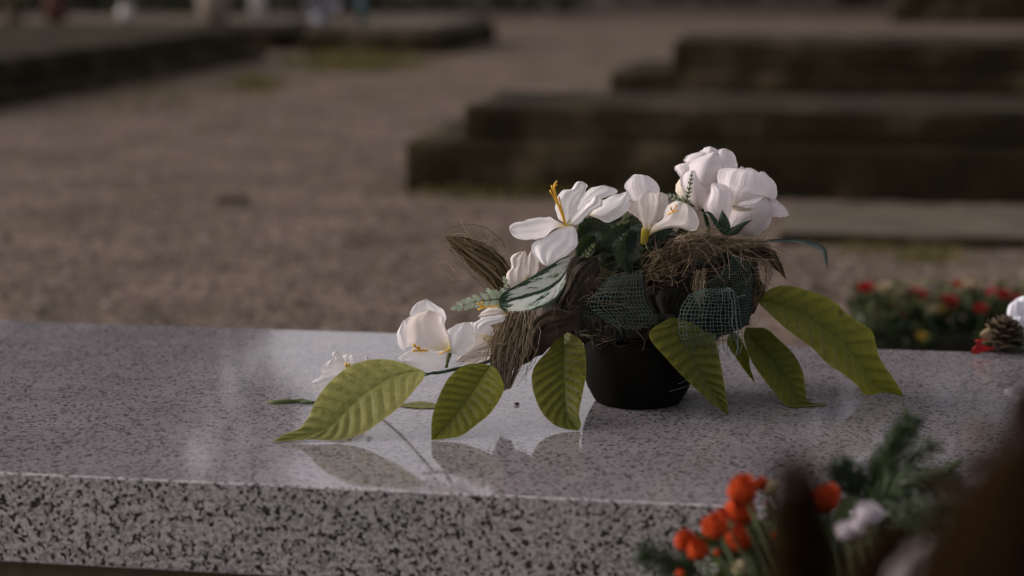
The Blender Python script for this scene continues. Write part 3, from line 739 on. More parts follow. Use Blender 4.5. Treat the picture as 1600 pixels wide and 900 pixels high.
# ---- fern sprigs: serrated leaflets either side of a stalk
def leaflet(V, F, base, d, side, nrm, ln, wd, teeth=4):
    """flat toothed leaflet"""
    b = len(V); n = teeth * 2 + 1
    for i in range(n + 1):
        t = i / n
        ww = wd * math.sin(math.pi * (0.12 + 0.88 * t)) ** .8 * (1.0 if i % 2 else 0.45)
        c = base + d * (ln * t) + nrm * (0.12 * ln * math.sin(math.pi * t))
        V.extend([c - side * ww + d * (0.35 * wd if i % 2 else 0), c, c + side * ww + d * (0.35 * wd if i % 2 else 0)])
    for i in range(n):
        F += [(b + i * 3, b + i * 3 + 1, b + i * 3 + 4, b + i * 3 + 3), (b + i * 3 + 1, b + i * 3 + 2, b + i * 3 + 5, b + i * 3 + 4)]
def fern(pts, n, ln, wd, mat, ang=60, seed=1, stalk='bud'):
    rnd = random.Random(seed)
    rach = cat(pts, 24)
    V, F = [], []
    tube_into(V, F, rach, .0011, .0005, 5)
    s = mesh('fern_sprig', V, F, stalk, ARR)
    view = Vector((0, -1, .25)).normalized()
    for i in range(n):
        t = (i + .6) / n
        k = min(int(t * 23), 22); p = rach[k]; d0 = (rach[k + 1] - rach[k]).normalized()
        sd_ = d0.cross(view).normalized()
        for sg in (-1, 1):
            a = math.radians(ang + rnd.uniform(-10, 10)) * (1 - .45 * t)
            d = (d0 * math.cos(a) + sd_ * sg * math.sin(a) + view * rnd.uniform(-.1, .35)).normalized()
            sdd = d.cross(view).normalized()
            L_ = ln * (1.0 - .55 * t) * rnd.uniform(.85, 1.1)
            V, F = [], []
            leaflet(V, F, p, d, sdd, view, L_, wd * (1 - .35 * t))
            mesh('leaflet', V, F, mat, s, smooth=False)
    V, F = [], []
    d = (rach[-1] - rach[-3]).normalized(); leaflet(V, F, rach[-1], d, d.cross(view).normalized(), view, ln * .5, wd * .7)
    mesh('leaflet', V, F, mat, s, smooth=False)
fern([P(800, 468, 2.66), P(770, 468, 2.655), P(740, 472, 2.65), P(716, 479, 2.645)], 8, .022, .0062, 'fern', 58, 1)
fern([P(800, 462, 2.665), P(796, 450, 2.66), P(789, 437, 2.655)], 3, .012, .004, 'fern', 50, 2)
fern([P(1071, 318, 2.70), P(1076, 300, 2.69), P(1081, 272, 2.68)], 7, .0095, .0022, 'fern_green', 50, 3)
fern([P(1076, 322, 2.715), P(1062, 312, 2.71), P(1046, 306, 2.71)], 6, .012, .0024, 'fern', 60, 4)
fern([P(960, 372, 2.70), P(972, 356, 2.69), P(978, 338, 2.69)], 6, .016, .0032, 'fern_green', 55, 5)
fern([P(905, 415, 2.66), P(915, 398, 2.65), P(926, 384, 2.64)], 6, .010, .0025, 'fern_green', 50, 6)

# ---- dark serrated leaves behind the lilies
M['serr'] = leafmat('serrated_leaf', (0.018, 0.028, 0.011), (0.008, 0.014, 0.006), (0.075, 0.10, 0.065), 0.12, 7)
def serrated(pts, wd, Y, teeth=7):
    sp = cat([(p[0], p[1], p[2] * 11.6 if len(p) > 2 else 0) for p in pts], teeth * 2 + 1); n = len(sp)
    V, F, uv = [], [], []
    for i, p in enumerate(sp):
        t = i / (n - 1); a = sp[min(i + 1, n - 1)] - sp[max(i - 1, 0)]; q = Vector((-a.y, a.x, 0)).normalized()
        ww = wd * math.sin(math.pi * (.06 + .92 * t)) ** .8 * (1.15 if i % 2 else .75)
        for j in range(5):
            v = (j - 2) / 2
            e = p + q * ww * v
            V.append(P(e.x, e.y, Y + p.z / 1160 + .006 * (1 - abs(v)) - 0.004 * abs(v))); uv.append((t, (v + 1) / 2))
    return mesh('serrated_leaf', V, gridfaces(n, 5), 'serr', ARR, uv)
serrated([(985, 352, 0), (968, 360, -1), (952, 372, -2), (938, 384, -3)], 11, 2.675)
serrated([(990, 360, 0), (985, 385, -1), (978, 405, -1.5), (985, 425, -1)], 20, 2.69)
serrated([(930, 370, 0), (915, 385, -.6), (902, 402, -1)], 14, 2.70)
serrated([(905, 345, 2), (925, 352, 1), (950, 348, 0), (972, 338, 0)], 16, 2.73)
serrated([(900, 372, 1), (915, 362, 1), (940, 362, 0), (960, 372, 0)], 18, 2.725)
serrated([(1050, 350, 2), (1035, 362, 1), (1012, 372, 0)], 13, 2.71)

for q, wd_, Y_ in (([(900, 400, 1), (915, 412, 0), (935, 418, -.5)], 13, 2.69), ([(960, 400, 1), (950, 420, 0), (945, 440, -.4)], 15, 2.69), ([(1005, 385, 1), (1010, 400, 0), (1000, 420, -.4)], 15, 2.69),
                   ([(1030, 365, 1), (1020, 380, 0), (1022, 398, -.4)], 12, 2.69), ([(1090, 352, 1), (1075, 358, 0), (1058, 362, -.4)], 11, 2.70), ([(890, 430, 1), (880, 450, 0), (868, 462, -.4)], 13, 2.69),
                   ([(1165, 385, 1), (1175, 400, 0), (1182, 418, -.4)], 12, 2.72), ([(925, 400, 1), (940, 392, 0), (958, 396, -.4)], 15, 2.70), ([(1140, 395, 1), (1120, 400, 0), (1105, 412, -.4)], 13, 2.69),
                   ([(1185, 440, 1), (1186, 455, 0), (1182, 472, -.4)], 9, 2.71), ([(975, 340, 1), (990, 346, 0), (1004, 356, -.4)], 9, 2.71)):
    serrated(q, wd_, Y_)
# ---- bark-like dried leaves
def bark(L, R, Y0, mat='bark', **k):
    d = dict(N=34, K=37, bulge=1.0, rip=(.16, 5.5), seed=11, crease=1.0, ruff=.12, jag=5); d.update(k)
    return sheet('dried_leaf', L, R, Y0, mat, ARR, **d)
bark([(934, 402, 1), (904, 400, .4), (888, 416, 0), (878, 442, 0), (867, 467, .4), (878, 484, .6)], [(934, 402, 1), (938, 426, 0), (924, 447, -.2), (905, 477, 0), (890, 486, .4), (878, 484, .6)], 2.65)
bark([(1100, 368, 1.4), (1063, 366, .6), (1034, 381, 0), (1012, 402, 0), (1004, 426, .4), (1012, 446, .8)], [(1100, 368, 1.4), (1085, 395, .4), (1068, 425, 0), (1045, 447, .2), (1012, 446, .8)], 2.675, bulge=1.2, seed=4, jag=12, crease=1.6)
bark([(909, 492, 1), (870, 486, .6), (836, 496, 0), (822, 530, -.4), (808, 575, 0)], [(909, 492, 1), (908, 508, .4), (868, 532, -.4), (842, 556, -.4), (808, 575, 0)], 2.655, 'brown_leaf', bulge=.8, rip=(.1, 3), crease=.7)
bark([(1070, 455, 1), (1035, 440, .4), (1012, 460, 0), (1030, 500, 0), (1060, 522, .4)], [(1070, 455, 1), (1085, 480, .3), (1080, 505, .2), (1060, 522, .4)], 2.675, 'moss', bulge=1.4, seed=8)
bark([(1190, 388, 0), (1205, 388, -.4), (1218, 405, -.8), (1229, 438, -1)], [(1190, 388, 0), (1192, 402, -.2), (1210, 418, -.6), (1229, 438, -1)], 2.72, 'brown_leaf', bulge=.3, rip=(.05, 2), crease=.3, jag=2)
bark([(1120, 383, 0), (1150, 378, -.2), (1185, 382, -.4), (1210, 400, -.6)], [(1120, 383, 0), (1150, 398, -.4), (1188, 400, -.6), (1210, 400, -.6)], 2.70, 'brown_leaf', bulge=.6)
# ---- bent grass blade at the right
sheet('grass_blade', [(1150, 378, 0), (1200, 374, 0), (1235, 373.5, -.3), (1262, 376, -.6), (1287, 385, -1), (1293, 400, -1.1), (1293, 423, -1.2)],
      [(1150, 381, 0), (1200, 379, 0), (1235, 378, -.3), (1258, 382, -.6), (1282, 391, -1), (1287, 402, -1.1), (1293, 423, -1.2)], 2.70, 'grass_blade', ARR, N=50, K=5, fold=.15)
tube('stem', [P(1040, 395, 2.70), P(1100, 377, 2.69), P(1160, 374, 2.69), P(1200, 376, 2.70)], .0012, .001, 'fibre', ARR)
# ---- green net ribbon: real threads, warp and weft, too fine to pick apart
def net(L, R, Y0, N, K, r=0.00045, mat='net', parent=ARR, sel=(), fringe=0, jit=0.25, seed=1, **kw):
    rnd = random.Random(seed)
    V0, uv, N, K = pgrid(L, R, Y0, N=N, K=K, **kw)
    g = [[V0[i * K + j] for j in range(K)] for i in range(N)]
    cell = (g[N // 2][K // 2] - g[N // 2][K // 2 + 1]).length
    for i in range(N):
        for j in range(K):
            g[i][j] = g[i][j] + Vector((rnd.uniform(-1, 1), rnd.uniform(-1, 1), rnd.uniform(-1, 1))) * cell * jit * .35
    V, F = [], []
    for i in range(1, N): tube_into(V, F, g[i], r * rnd.uniform(.7, 1.2), None, 3, False)
    for j in range(K):
        rr = r * (2.4 if j in sel else rnd.uniform(.7, 1.2))
        line = [g[i][j] for i in range(N)]
        if fringe:
            e = line[-1]; d = (line[-1] - line[-4])
            d = (d.normalized() if d.length > 1e-6 else Vector((0, 0, -1))) * fringe * rnd.uniform(.5, 1.2)
            line = line + [e + d * .5 + Vector((rnd.uniform(-.002, .002), -.001, 0)), e + d + Vector((rnd.uniform(-.005, .005), rnd.uniform(-.004, .002), 0))]
        tube_into(V, F, line, rr, None, 3, False)
    return tag(mesh('net_ribbon', V, F, mat, parent), kind='stuff')
def strip(L, R, Y0, **kw):      # open strip: the two edges do not meet
    return L, R, Y0
# left loop
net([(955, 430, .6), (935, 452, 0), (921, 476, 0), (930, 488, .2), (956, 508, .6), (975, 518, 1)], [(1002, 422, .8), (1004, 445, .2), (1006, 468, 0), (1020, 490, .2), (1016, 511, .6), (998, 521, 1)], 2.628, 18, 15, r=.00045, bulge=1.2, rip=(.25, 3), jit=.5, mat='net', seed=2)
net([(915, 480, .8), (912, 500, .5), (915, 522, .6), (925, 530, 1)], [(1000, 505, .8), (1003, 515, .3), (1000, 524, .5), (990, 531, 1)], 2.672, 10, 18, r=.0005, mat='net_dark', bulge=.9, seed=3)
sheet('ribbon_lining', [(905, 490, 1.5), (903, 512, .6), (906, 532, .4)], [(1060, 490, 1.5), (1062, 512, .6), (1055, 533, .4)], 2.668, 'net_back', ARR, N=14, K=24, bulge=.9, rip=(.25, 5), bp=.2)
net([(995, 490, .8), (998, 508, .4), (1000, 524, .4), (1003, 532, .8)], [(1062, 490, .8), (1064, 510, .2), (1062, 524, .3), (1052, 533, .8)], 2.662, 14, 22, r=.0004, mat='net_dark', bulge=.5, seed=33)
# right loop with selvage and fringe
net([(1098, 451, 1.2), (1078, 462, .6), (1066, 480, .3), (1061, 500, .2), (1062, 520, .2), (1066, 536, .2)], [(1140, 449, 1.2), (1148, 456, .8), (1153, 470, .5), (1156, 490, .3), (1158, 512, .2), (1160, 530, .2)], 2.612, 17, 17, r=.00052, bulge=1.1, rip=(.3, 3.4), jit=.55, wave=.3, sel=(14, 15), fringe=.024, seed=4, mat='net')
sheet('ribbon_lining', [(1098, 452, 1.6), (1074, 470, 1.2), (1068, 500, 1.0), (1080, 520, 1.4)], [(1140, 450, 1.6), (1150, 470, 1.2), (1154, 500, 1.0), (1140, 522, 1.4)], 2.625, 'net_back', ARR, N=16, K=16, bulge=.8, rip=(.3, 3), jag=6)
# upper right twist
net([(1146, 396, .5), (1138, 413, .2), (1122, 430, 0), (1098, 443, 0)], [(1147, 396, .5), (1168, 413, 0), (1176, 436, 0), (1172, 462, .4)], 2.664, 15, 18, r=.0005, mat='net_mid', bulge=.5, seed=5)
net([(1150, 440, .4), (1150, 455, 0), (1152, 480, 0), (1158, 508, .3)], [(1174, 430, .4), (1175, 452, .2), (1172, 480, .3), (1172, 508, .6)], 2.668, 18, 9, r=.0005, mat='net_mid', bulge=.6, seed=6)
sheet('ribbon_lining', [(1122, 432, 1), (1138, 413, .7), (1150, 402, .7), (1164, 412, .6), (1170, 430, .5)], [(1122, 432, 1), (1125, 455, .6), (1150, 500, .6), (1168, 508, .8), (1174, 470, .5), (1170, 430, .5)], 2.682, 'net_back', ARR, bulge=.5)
# back loop under the lilies
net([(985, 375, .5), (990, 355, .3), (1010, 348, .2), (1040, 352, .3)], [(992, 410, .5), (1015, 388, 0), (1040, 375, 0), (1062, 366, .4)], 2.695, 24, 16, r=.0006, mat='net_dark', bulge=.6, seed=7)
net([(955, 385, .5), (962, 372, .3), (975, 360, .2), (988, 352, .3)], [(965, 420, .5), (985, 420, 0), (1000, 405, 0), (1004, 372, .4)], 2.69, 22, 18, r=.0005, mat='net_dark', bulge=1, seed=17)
# loose net at the right rim
net([(1185, 405, 0), (1196, 425, 0), (1194, 455, 0), (1180, 475, 0)], [(1178, 405, 0), (1180, 425, 0), (1180, 450, 0), (1172, 475, 0)], 2.70, 16, 5, r=.0003, mat='fibre_dark', jit=1.2, seed=8)

# ---- dried plumes and coir fibre
def plume(name, pairs, n, r, mat, Y0, seed, spread=1.0, parent=ARR, seg=9, curl=.0015, rest=True, loose=0.04, soft=False):
    """pairs: cross lines (x0,y0,x1,y1,cm) from base to tip; hairs run along between them"""
    rnd = random.Random(seed); V, F = [], []
    for k in range(n):
        s = rnd.gauss(.5, .24) if soft else rnd.random(); dz = rnd.gauss(0, .5); ln = rnd.uniform(.5, 1.0) if soft else (rnd.uniform(.55, 1.0) if k % 3 else 1.0)
        st = rnd.uniform(0, .3) if k % 2 else 0
        wild = rnd.random() < loose; wv = rnd.gauss(0, .45)
        q = []
        for (x0, y0, x1, y1, d) in pairs:
            ss = s + rnd.gauss(0, .05) if soft else min(max(s + rnd.gauss(0, .05), -.02), 1.02)
            if wild: ss += wv * (.2 + .8 * len(q) / len(pairs))
            thick = math.hypot(x1 - x0, y1 - y0) / PXM * 50
            q.append((lerp(x0, x1, ss), lerp(y0, y1, ss), d * 11.6 + dz * thick * 11.6 * spread * .5))
        c = cat(q, 40)
        a, b = int(st * 39), max(int(ln * 39), int(st * 39) + 6)
        pts = [c[min(int(lerp(a, min(b, 39), t / (seg - 1))), 39)] for t in range(seg)]
        pts = [P(p[0], p[1], Y0 + p[2] / 1160, rest) + Vector((rnd.gauss(0, 1), rnd.gauss(0, 1), rnd.gauss(0, 1))) * curl * .4 for p in pts]
        tube_into(V, F, pts, r * rnd.uniform(.6, 1.2), r * .35, 3, False)
    return tag(mesh(name, V, F, mat, parent), kind='stuff')
# upper left plume
plume('dried_plume', [(800, 425, 780, 462, 0), (780, 398, 762, 440, -.2), (752, 380, 738, 418, -.4), (722, 371, 716, 396, -.6), (697, 369, 700, 376, -.8)], 620, .00062, 'fibre_dark', 2.70, 1, .7, curl=.0016, loose=.10)
# hanging plume
plume('dried_plume', [(792, 488, 832, 486, 0), (778, 515, 830, 515, -.4), (768, 548, 824, 545, -.8), (768, 578, 812, 575, -1), (782, 612, 798, 606, -1.2)], 420, .0007, 'fibre', 2.635, 2, .5, curl=.0018, loose=.10)
plume('coir', [(770, 560, 800, 530, 0), (750, 560, 770, 535, -.2), (725, 570, 745, 545, -.3), (700, 580, 720, 560, -.4)], 26, .0003, 'fibre_dark', 2.62, 3, .8, loose=.5, curl=.004)
plume('coir', [(790, 520, 800, 545, 0), (745, 560, 760, 580, 0), (700, 600, 705, 612, .3), (640, 655, 650, 650, .5)], 7, .00025, 'fibre_dark', 2.60, 23, .5, loose=.3, curl=.002)
# nest across the top
plume('coir', [(1052, 376, 1075, 408, 0), (1080, 366, 1092, 398, -.4), (1112, 366, 1120, 392, -.6), (1150, 373, 1152, 387, -.4), (1200, 376, 1204, 384, 0)], 120, .00045, 'fibre', 2.668, 4, .6, curl=.005, loose=.5)
plume('coir', [(1020, 395, 1010, 440, 0), (1045, 385, 1035, 430, -.3), (1075, 380, 1070, 410, -.5), (1100, 375, 1105, 395, -.4)], 60, .0005, 'fibre_dark', 2.662, 5, .6, curl=.002, loose=.1)
# lock of fibre hanging over the right loop
plume('coir', [(1085, 425, 1105, 420, 0), (1082, 450, 1100, 445, -.3), (1090, 475, 1100, 470, -.4), (1094, 505, 1100, 500, -.5)], 60, .0005, 'fibre', 2.635, 6, .5, curl=.003, loose=.25)
plume('coir', [(1160, 385, 1180, 380, 0), (1180, 400, 1200, 390, 0), (1195, 430, 1210, 410, 0), (1190, 470, 1205, 440, 0)], 60, .0003, 'fibre_dark', 2.71, 7, .8, curl=.003, loose=.4)
plume('coir', [(1150, 375, 1150, 395, 0), (1180, 385, 1182, 402, 0), (1205, 405, 1212, 410, -.3), (1226, 434, 1229, 437, -.5)], 80, .0004, 'fibre_dark', 2.705, 8, .5, curl=.001, loose=.1)
def tangle(n, x0, x1, y0, y1, Y0, r, mat, ln, seed, ang=None, sp=.8, dep=1.0):
    """loose short fibres lying every which way"""
    rnd = random.Random(seed); V, F = [], []
    for k in range(n):
        x, y = rnd.uniform(x0, x1), rnd.gauss((y0 + y1) / 2, (y1 - y0) * .28)
        a = rnd.uniform(0, 6.28) if ang is None else math.radians(ang) + rnd.gauss(0, sp)
        L_ = ln * rnd.uniform(.4, 1.2); b = rnd.gauss(0, .9); d = rnd.gauss(0, .4) * dep; dd = rnd.gauss(0, .8) * dep
        pts = []
        for i in range(7):
            t = i / 6
            pts.append(P(x, y, Y0 + (d + dd * t) / 100)); x += math.cos(a) * L_ / 6; y += math.sin(a) * L_ / 6; a += b / 6 + rnd.gauss(0, .12)
        tube_into(V, F, pts, r * rnd.uniform(.6, 1.2), r * .4, 3, False)
    return tag(mesh('coir', V, F, mat, ARR), kind='stuff')
tangle(140, 1060, 1165, 362, 400, 2.655, .00042, 'fibre', 46, 1, 10, .55)
tangle(60, 1150, 1205, 375, 410, 2.70, .0004, 'fibre_dark', 40, 2, 35, .7)
tangle(120, 1000, 1075, 380, 450, 2.65, .0004, 'fibre_dark', 30, 3, -50, .7)
tangle(30, 865, 935, 400, 480, 2.64, .0004, 'fibre_dark', 30, 4, 110, .6)
tangle(70, 770, 825, 495, 580, 2.622, .00035, 'fibre', 40, 5, 100, .5)
tangle(90, 705, 790, 372, 440, 2.69, .00035, 'fibre_dark', 34, 6, 222, .35)
tangle(50, 1085, 1180, 400, 470, 2.65, .00035, 'fibre_dark', 36, 7)
tangle(30, 1175, 1200, 395, 480, 2.70, .0003, 'fibre_dark', 40, 8, 90, .6)
tangle(16, 905, 1060, 495, 530, 2.625, .00026, 'fibre_dark', 30, 9, 5, .5)
# dark tangle through the core
plume('coir', [(880, 490, 900, 430, 0), (960, 520, 960, 430, -1), (1040, 525, 1040, 430, -1.2), (1120, 520, 1120, 440, -1), (1180, 490, 1175, 420, 0)], 60, .0005, 'fibre_dark', 2.705, 9, .3, curl=.008, loose=.3)
for k in range(26):          # frayed skirt of moss and torn net hanging over the bowl's rim
    rr_ = random.Random(500 + k); x_ = 908 + 7.2 * k; y_ = 512 + 7 * math.sin(k * 1.9)
    hang = rr_.uniform(12, 26) if k % 3 else rr_.uniform(20, 32)
    bark([(x_ - 9, y_ - 14, 1.2), (x_ - 11, y_, .2), (x_ - 6, y_ + hang * .7, -.2), (x_ + rr_.uniform(-3, 3), y_ + hang, 0)],
         [(x_ + 9, y_ - 14, 1.2), (x_ + 10, y_, .2), (x_ + 6, y_ + hang * .6, -.2), (x_ + rr_.uniform(-3, 3), y_ + hang, 0)], 2.635 + .0000035 * (x_ - 997) ** 2, 'moss', N=10, K=9, bulge=.4, seed=k, jag=6, crease=.6)
plume('coir', [(905, 515, 905, 535, 0), (950, 520, 950, 540, -2), (1000, 520, 1000, 540, -2.4), (1030, 512, 1030, 532, -1.8)], 14, .0003, 'fibre', 2.66, 10, .3, curl=.006, loose=.4)
plume('coir', [(870, 400, 890, 440, 0), (905, 405, 915, 440, -.4), (935, 415, 930, 450, -.4), (960, 430, 945, 460, 0)], 70, .0004, 'fibre_dark', 2.66, 12, .6, curl=.003, loose=.2)
for q in ([(1045, 612), (1075, 603), (1100, 590), (1122, 572)], [(1060, 600), (1088, 586), (1112, 566)], [(1150, 548), (1160, 560), (1166, 570)]):
    tube('coir', [P(a, b, 2.625) for a, b in q], .0003, .0002, 'net', ARR, 4, 10)
# a crumb of dried leaf on the stone
c0 = onplane(808, 633, ST)
V, F = [], []
ball(V, F, c0 + Vector((0, 0, .002)), (.0035, .003, .0018), 8, 5, lambda d: 1 + .4 * math.sin(5 * d.x + 7 * d.y))
tag(mesh('leaf_crumb', V, F, 'brown_leaf'), 'tiny dark crumb of dried leaf on the polished stone', 'debris')

# ================================================================== pine cone piece on the far right of the slab
M['cone'] = mottled('cone_scale', (0.018, 0.012, 0.006), (0.085, 0.060, 0.032), 90, 0.75)
M['cone_core'] = mottled('cone_core', (0.012, 0.008, 0.005), (0.03, 0.02, 0.012), 90, 0.9)
M['red'] = mottled('red_cloth', (0.22, 0.006, 0.007), (0.32, 0.011, 0.010), 50, 0.6, trans=.15)
M['white_cloth'] = mottled('white_cloth', (0.62, 0.62, 0.68), (0.76, 0.76, 0.82), 50, 0.7, trans=.2)
M['pale_blue'] = mottled('pale_blue_cloth', (0.30, 0.40, 0.42), (0.42, 0.52, 0.55), 30, 0.6)
cb = onplane(1566, 551, ST)
CONE = thing('pine_cone_posy', (cb.x, cb.y, ST), 'brown open pine cone with a white cloth flower and red petal on granite', 'posy')
V, F = [], []
cc = Vector((cb.x, cb.y, ST + .024))
ball(V, F, cc, (.020, .020, .024), 16, 10)
core = mesh('pine_cone', V, F, 'cone_core', CONE)
sv = []; sf = []
for i in range(5):
    t = i / 4
    ww = .0035 + .0075 * math.sin(math.pi * (.15 + .6 * t)) 
    zz = .004 * t * t
    for j in range(5):
        v = (j - 2) / 2
        sv.append(Vector((.026 * t, ww * v, zz + .0022 * (1 - v * v) + (.0015 if i == 4 else 0))))
b0 = len(sv)
sv += [p - Vector((0, 0, .0022)) for p in sv]
sf = gridfaces(5, 5) + [tuple(reversed(f)) for f in gridfaces(5, 5, b0)]
sf += [(20 + j, 20 + j + 1, b0 + 20 + j + 1, b0 + 20 + j) for j in range(4)]
sme = None
for k in range(46):
    t = k / 45
    az = k * 2.399963; el = lerp(-.35, 1.25, t ** 1.1)
    o = None
    if sme is None:
        o = mesh('scale', sv, sf, 'cone', core, local=True); sme = o.data
    else:
        o = bpy.data.objects.new('scale', sme); COL.objects.link(o); o.parent = core
    d = Vector((math.cos(az) * math.cos(el), math.sin(az) * math.cos(el), math.sin(el)))
    p = cc + Vector((d.x * .010, d.y * .010, d.z * .020)) - rootloc(core)
    o.location = p
    s = lerp(1.0, .6, t) * random.uniform(.9, 1.1)
    o.rotation_euler = (random.uniform(-.15, .15), -el * .8 + .05, az); o.scale = (s, s, s)
wf = flower('white_flower', (1598, 490, 3.085, (.022, .02, .024), 'white_cloth'), CONE)
for k, (L, R, d) in enumerate([([(1590, 508), (1575, 495), (1576, 478), (1588, 468)], [(1590, 508), (1602, 495), (1600, 475), (1588, 468)], -1.6),
                               ([(1600, 505), (1592, 485), (1592, 466), (1606, 461)], [(1600, 505), (1622, 490), (1620, 468), (1606, 461)], -1.0),
                               ([(1606, 512), (1596, 500), (1600, 488), (1614, 482)], [(1606, 512), (1628, 505), (1628, 488), (1614, 482)], -2.2),
                               ([(1592, 515), (1580, 508), (1584, 496), (1596, 494)], [(1592, 515), (1606, 512), (1606, 500), (1596, 494)], -2.2)]):
    petal(wf, L, R, 3.085 + d / 100, 'white_cloth', bulge=.8)
sheet('leaf', [(1595, 525), (1588, 515), (1596, 505)], [(1595, 525), (1612, 520), (1596, 505)], 3.06, 'pale_blue', CONE, N=10, K=7)
tube('stem', [P(1600, 505, 3.08), P(1604, 530, 3.07), P(1596, 548, 3.06)], .003, .003, 'stem', CONE)
sheet('red_petal', [(1556, 545, 1), (1528, 536, 0), (1524, 531, 0), (1544, 529, .5)], [(1526, 553, 0), (1519, 553, 0), (1519, 544, 0), (1544, 529, .5)], cb.y - .03, 'red', CONE, N=12, K=9, bulge=.3)
sheet('dried_leaf', [(1560, 545, 1), (1536, 530, .5), (1530, 522, 0), (1544, 512, .5)], [(1560, 545, 1), (1560, 525, .5), (1556, 514, .5), (1544, 512, .5)], cb.y - .015, 'fibre', CONE, N=12, K=9, bulge=.5)
V, F = [], []
ball(V, F, P(1559, 498, 3.06), (.004, .004, .004), 10, 8)
mesh('white_bead', V, F, 'white_cloth', CONE)

# ================================================================== flower trough behind the slab
M['trough'] = mottled('dark_trough', (0.012, 0.012, 0.008), (0.024, 0.022, 0.015), 6, 0.8)
M['foliage'] = mottled('foliage', (0.018, 0.034, 0.010), (0.055, 0.075, 0.022), 20, 0.6, trans=.2)
M['foliage_olive'] = mottled('foliage_olive', (0.06, 0.062, 0.022), (0.13, 0.12, 0.055), 20, 0.7, trans=.2)
M['cream'] = mottled('cream_cloth', (0.34, 0.27, 0.16), (0.46, 0.38, 0.25), 40, 0.7, trans=.2)
M['yellow'] = mottled('yellow_cloth', (0.25, 0.16, 0.015), (0.33, 0.21, 0.02), 40, 0.7, trans=.2)
M['pink'] = mottled('pink_cloth', (0.34, 0.03, 0.04), (0.45, 0.07, 0.08), 40, 0.7, trans=.2)
M['orange'] = mottled('orange_cloth', (0.30, 0.028, 0.007), (0.43, 0.058, 0.013), 160, 0.85, 0.6, 0.002, 200, 0.08, trans=.15)
TY = 4.9
tp0 = P(1465, 520, TY, False)
TR = thing('flower_trough', (tp0.x, TY, 0), 'dark trough of small red, cream and yellow flowers behind the granite slab', 'planter')
x0, x1 = P(1345, 520, TY, False).x - tp0.x, P(1640, 520, TY, False).x - tp0.x
ZT = P(1465, 512, TY, False).z
bbox('trough', x0, x1, -.07, .10, 0.0, ZT, 'trough', TR, .008)
rnd = random.Random(21)
def leafblob(name, n, box, size, mat, parent, seed, up=.4):
    rnd = random.Random(seed); V, F = [], []
    for i in range(n):
        c = Vector((rnd.uniform(*box[0]), rnd.uniform(*box[1]), rnd.uniform(*box[2])))
        d = Vector((rnd.gauss(0, 1), rnd.gauss(0, 1), rnd.gauss(up, .7))).normalized()
        s = d.orthogonal().normalized(); s = (s * math.cos(i) + d.cross(s) * math.sin(i))
        L_ = size * rnd.uniform(.6, 1.3); b = len(V)
        V += [c, c + d * L_ * .5 + s * L_ * .22, c + d * L_, c + d * L_ * .5 - s * L_ * .22]
        F.append((b, b + 1, b + 2, b + 3))
    return tag(mesh(name, V, F, mat, parent, smooth=False), kind='stuff')
leafblob('foliage', 1500, ((tp0.x + x0 - .01, tp0.x + x1), (TY - .09, TY + .10), (ZT - .05, ZT + .07)), .04, 'foliage', TR, 1)
leafblob('foliage', 260, ((tp0.x + x0, tp0.x + x1), (TY - .08, TY + .10), (ZT + .05, ZT + .10)), .036, 'foliage_olive', TR, 2)
def rosette(name, c, r, mat, parent, seed, npet=9, up=Vector((0, -.5, .85))):
    """small double flower of cupped petals"""
    rnd = random.Random(seed); up = up.normalized(); a1 = up.orthogonal().normalized(); a2 = up.cross(a1)
    V, F = [], []
    for ring, (n, tilt, rr) in enumerate(((npet, .35, 1.0), (npet - 3, .8, .75), (4, 1.2, .5))):
        for k in range(n):
            a = 2 * math.pi * (k + .5 * ring) / n + rnd.uniform(-.15, .15)
            d = a1 * math.cos(a) + a2 * math.sin(a); s = up.cross(d)
            t_ = tilt + rnd.uniform(-.15, .15)
            b = len(V)
            for i in range(4):
                u = i / 3
                pos = d * (r * rr * u * math.cos(t_ * u)) + up * (r * rr * u * math.sin(t_ * u) + .08 * r * ring)
                ww = r * .42 * rr * math.sin(math.pi * (.12 + .7 * u))
                for v in (-1, 0, 1): V.append(Vector(c) + pos + s * ww * v + up * (.10 * r * abs(v)))
            F += gridfaces(4, 3, b)
    return mesh(name, V, F, mat, parent)
for k, (px, py, r, mt) in enumerate([(1352, 453, 15, 'red'), (1381, 453, 14, 'cream'), (1428, 458, 12, 'pink'), (1440, 462, 11, 'red'), (1482, 474, 17, 'red'), (1512, 450, 15, 'cream'), (1400, 482, 10, 'yellow'),
                                    (1414, 489, 9, 'red'), (1550, 461, 13, 'pink'), (1568, 463, 14, 'red'), (1532, 484, 12, 'red'), (1456, 485, 10, 'cream'), (1468, 486, 9, 'yellow'), (1440, 527, 10, 'yellow'),
                                    (1525, 450, 11, 'cream'), (1495, 446, 9, 'orange'), (1590, 470, 12, 'pink')]):
    Yf = TY + rnd.uniform(-.08, .03) - (.05 if py > 480 else 0)
    rosette('flower', P(px, py, Yf, False), r / FPX * Yf, mt, TR, k)
    c = P(px, py, Yf, False); tube('stem', [c, Vector((c.x, Yf + .01, ZT - .01))], .002, .002, 'foliage', TR, 4, 4)

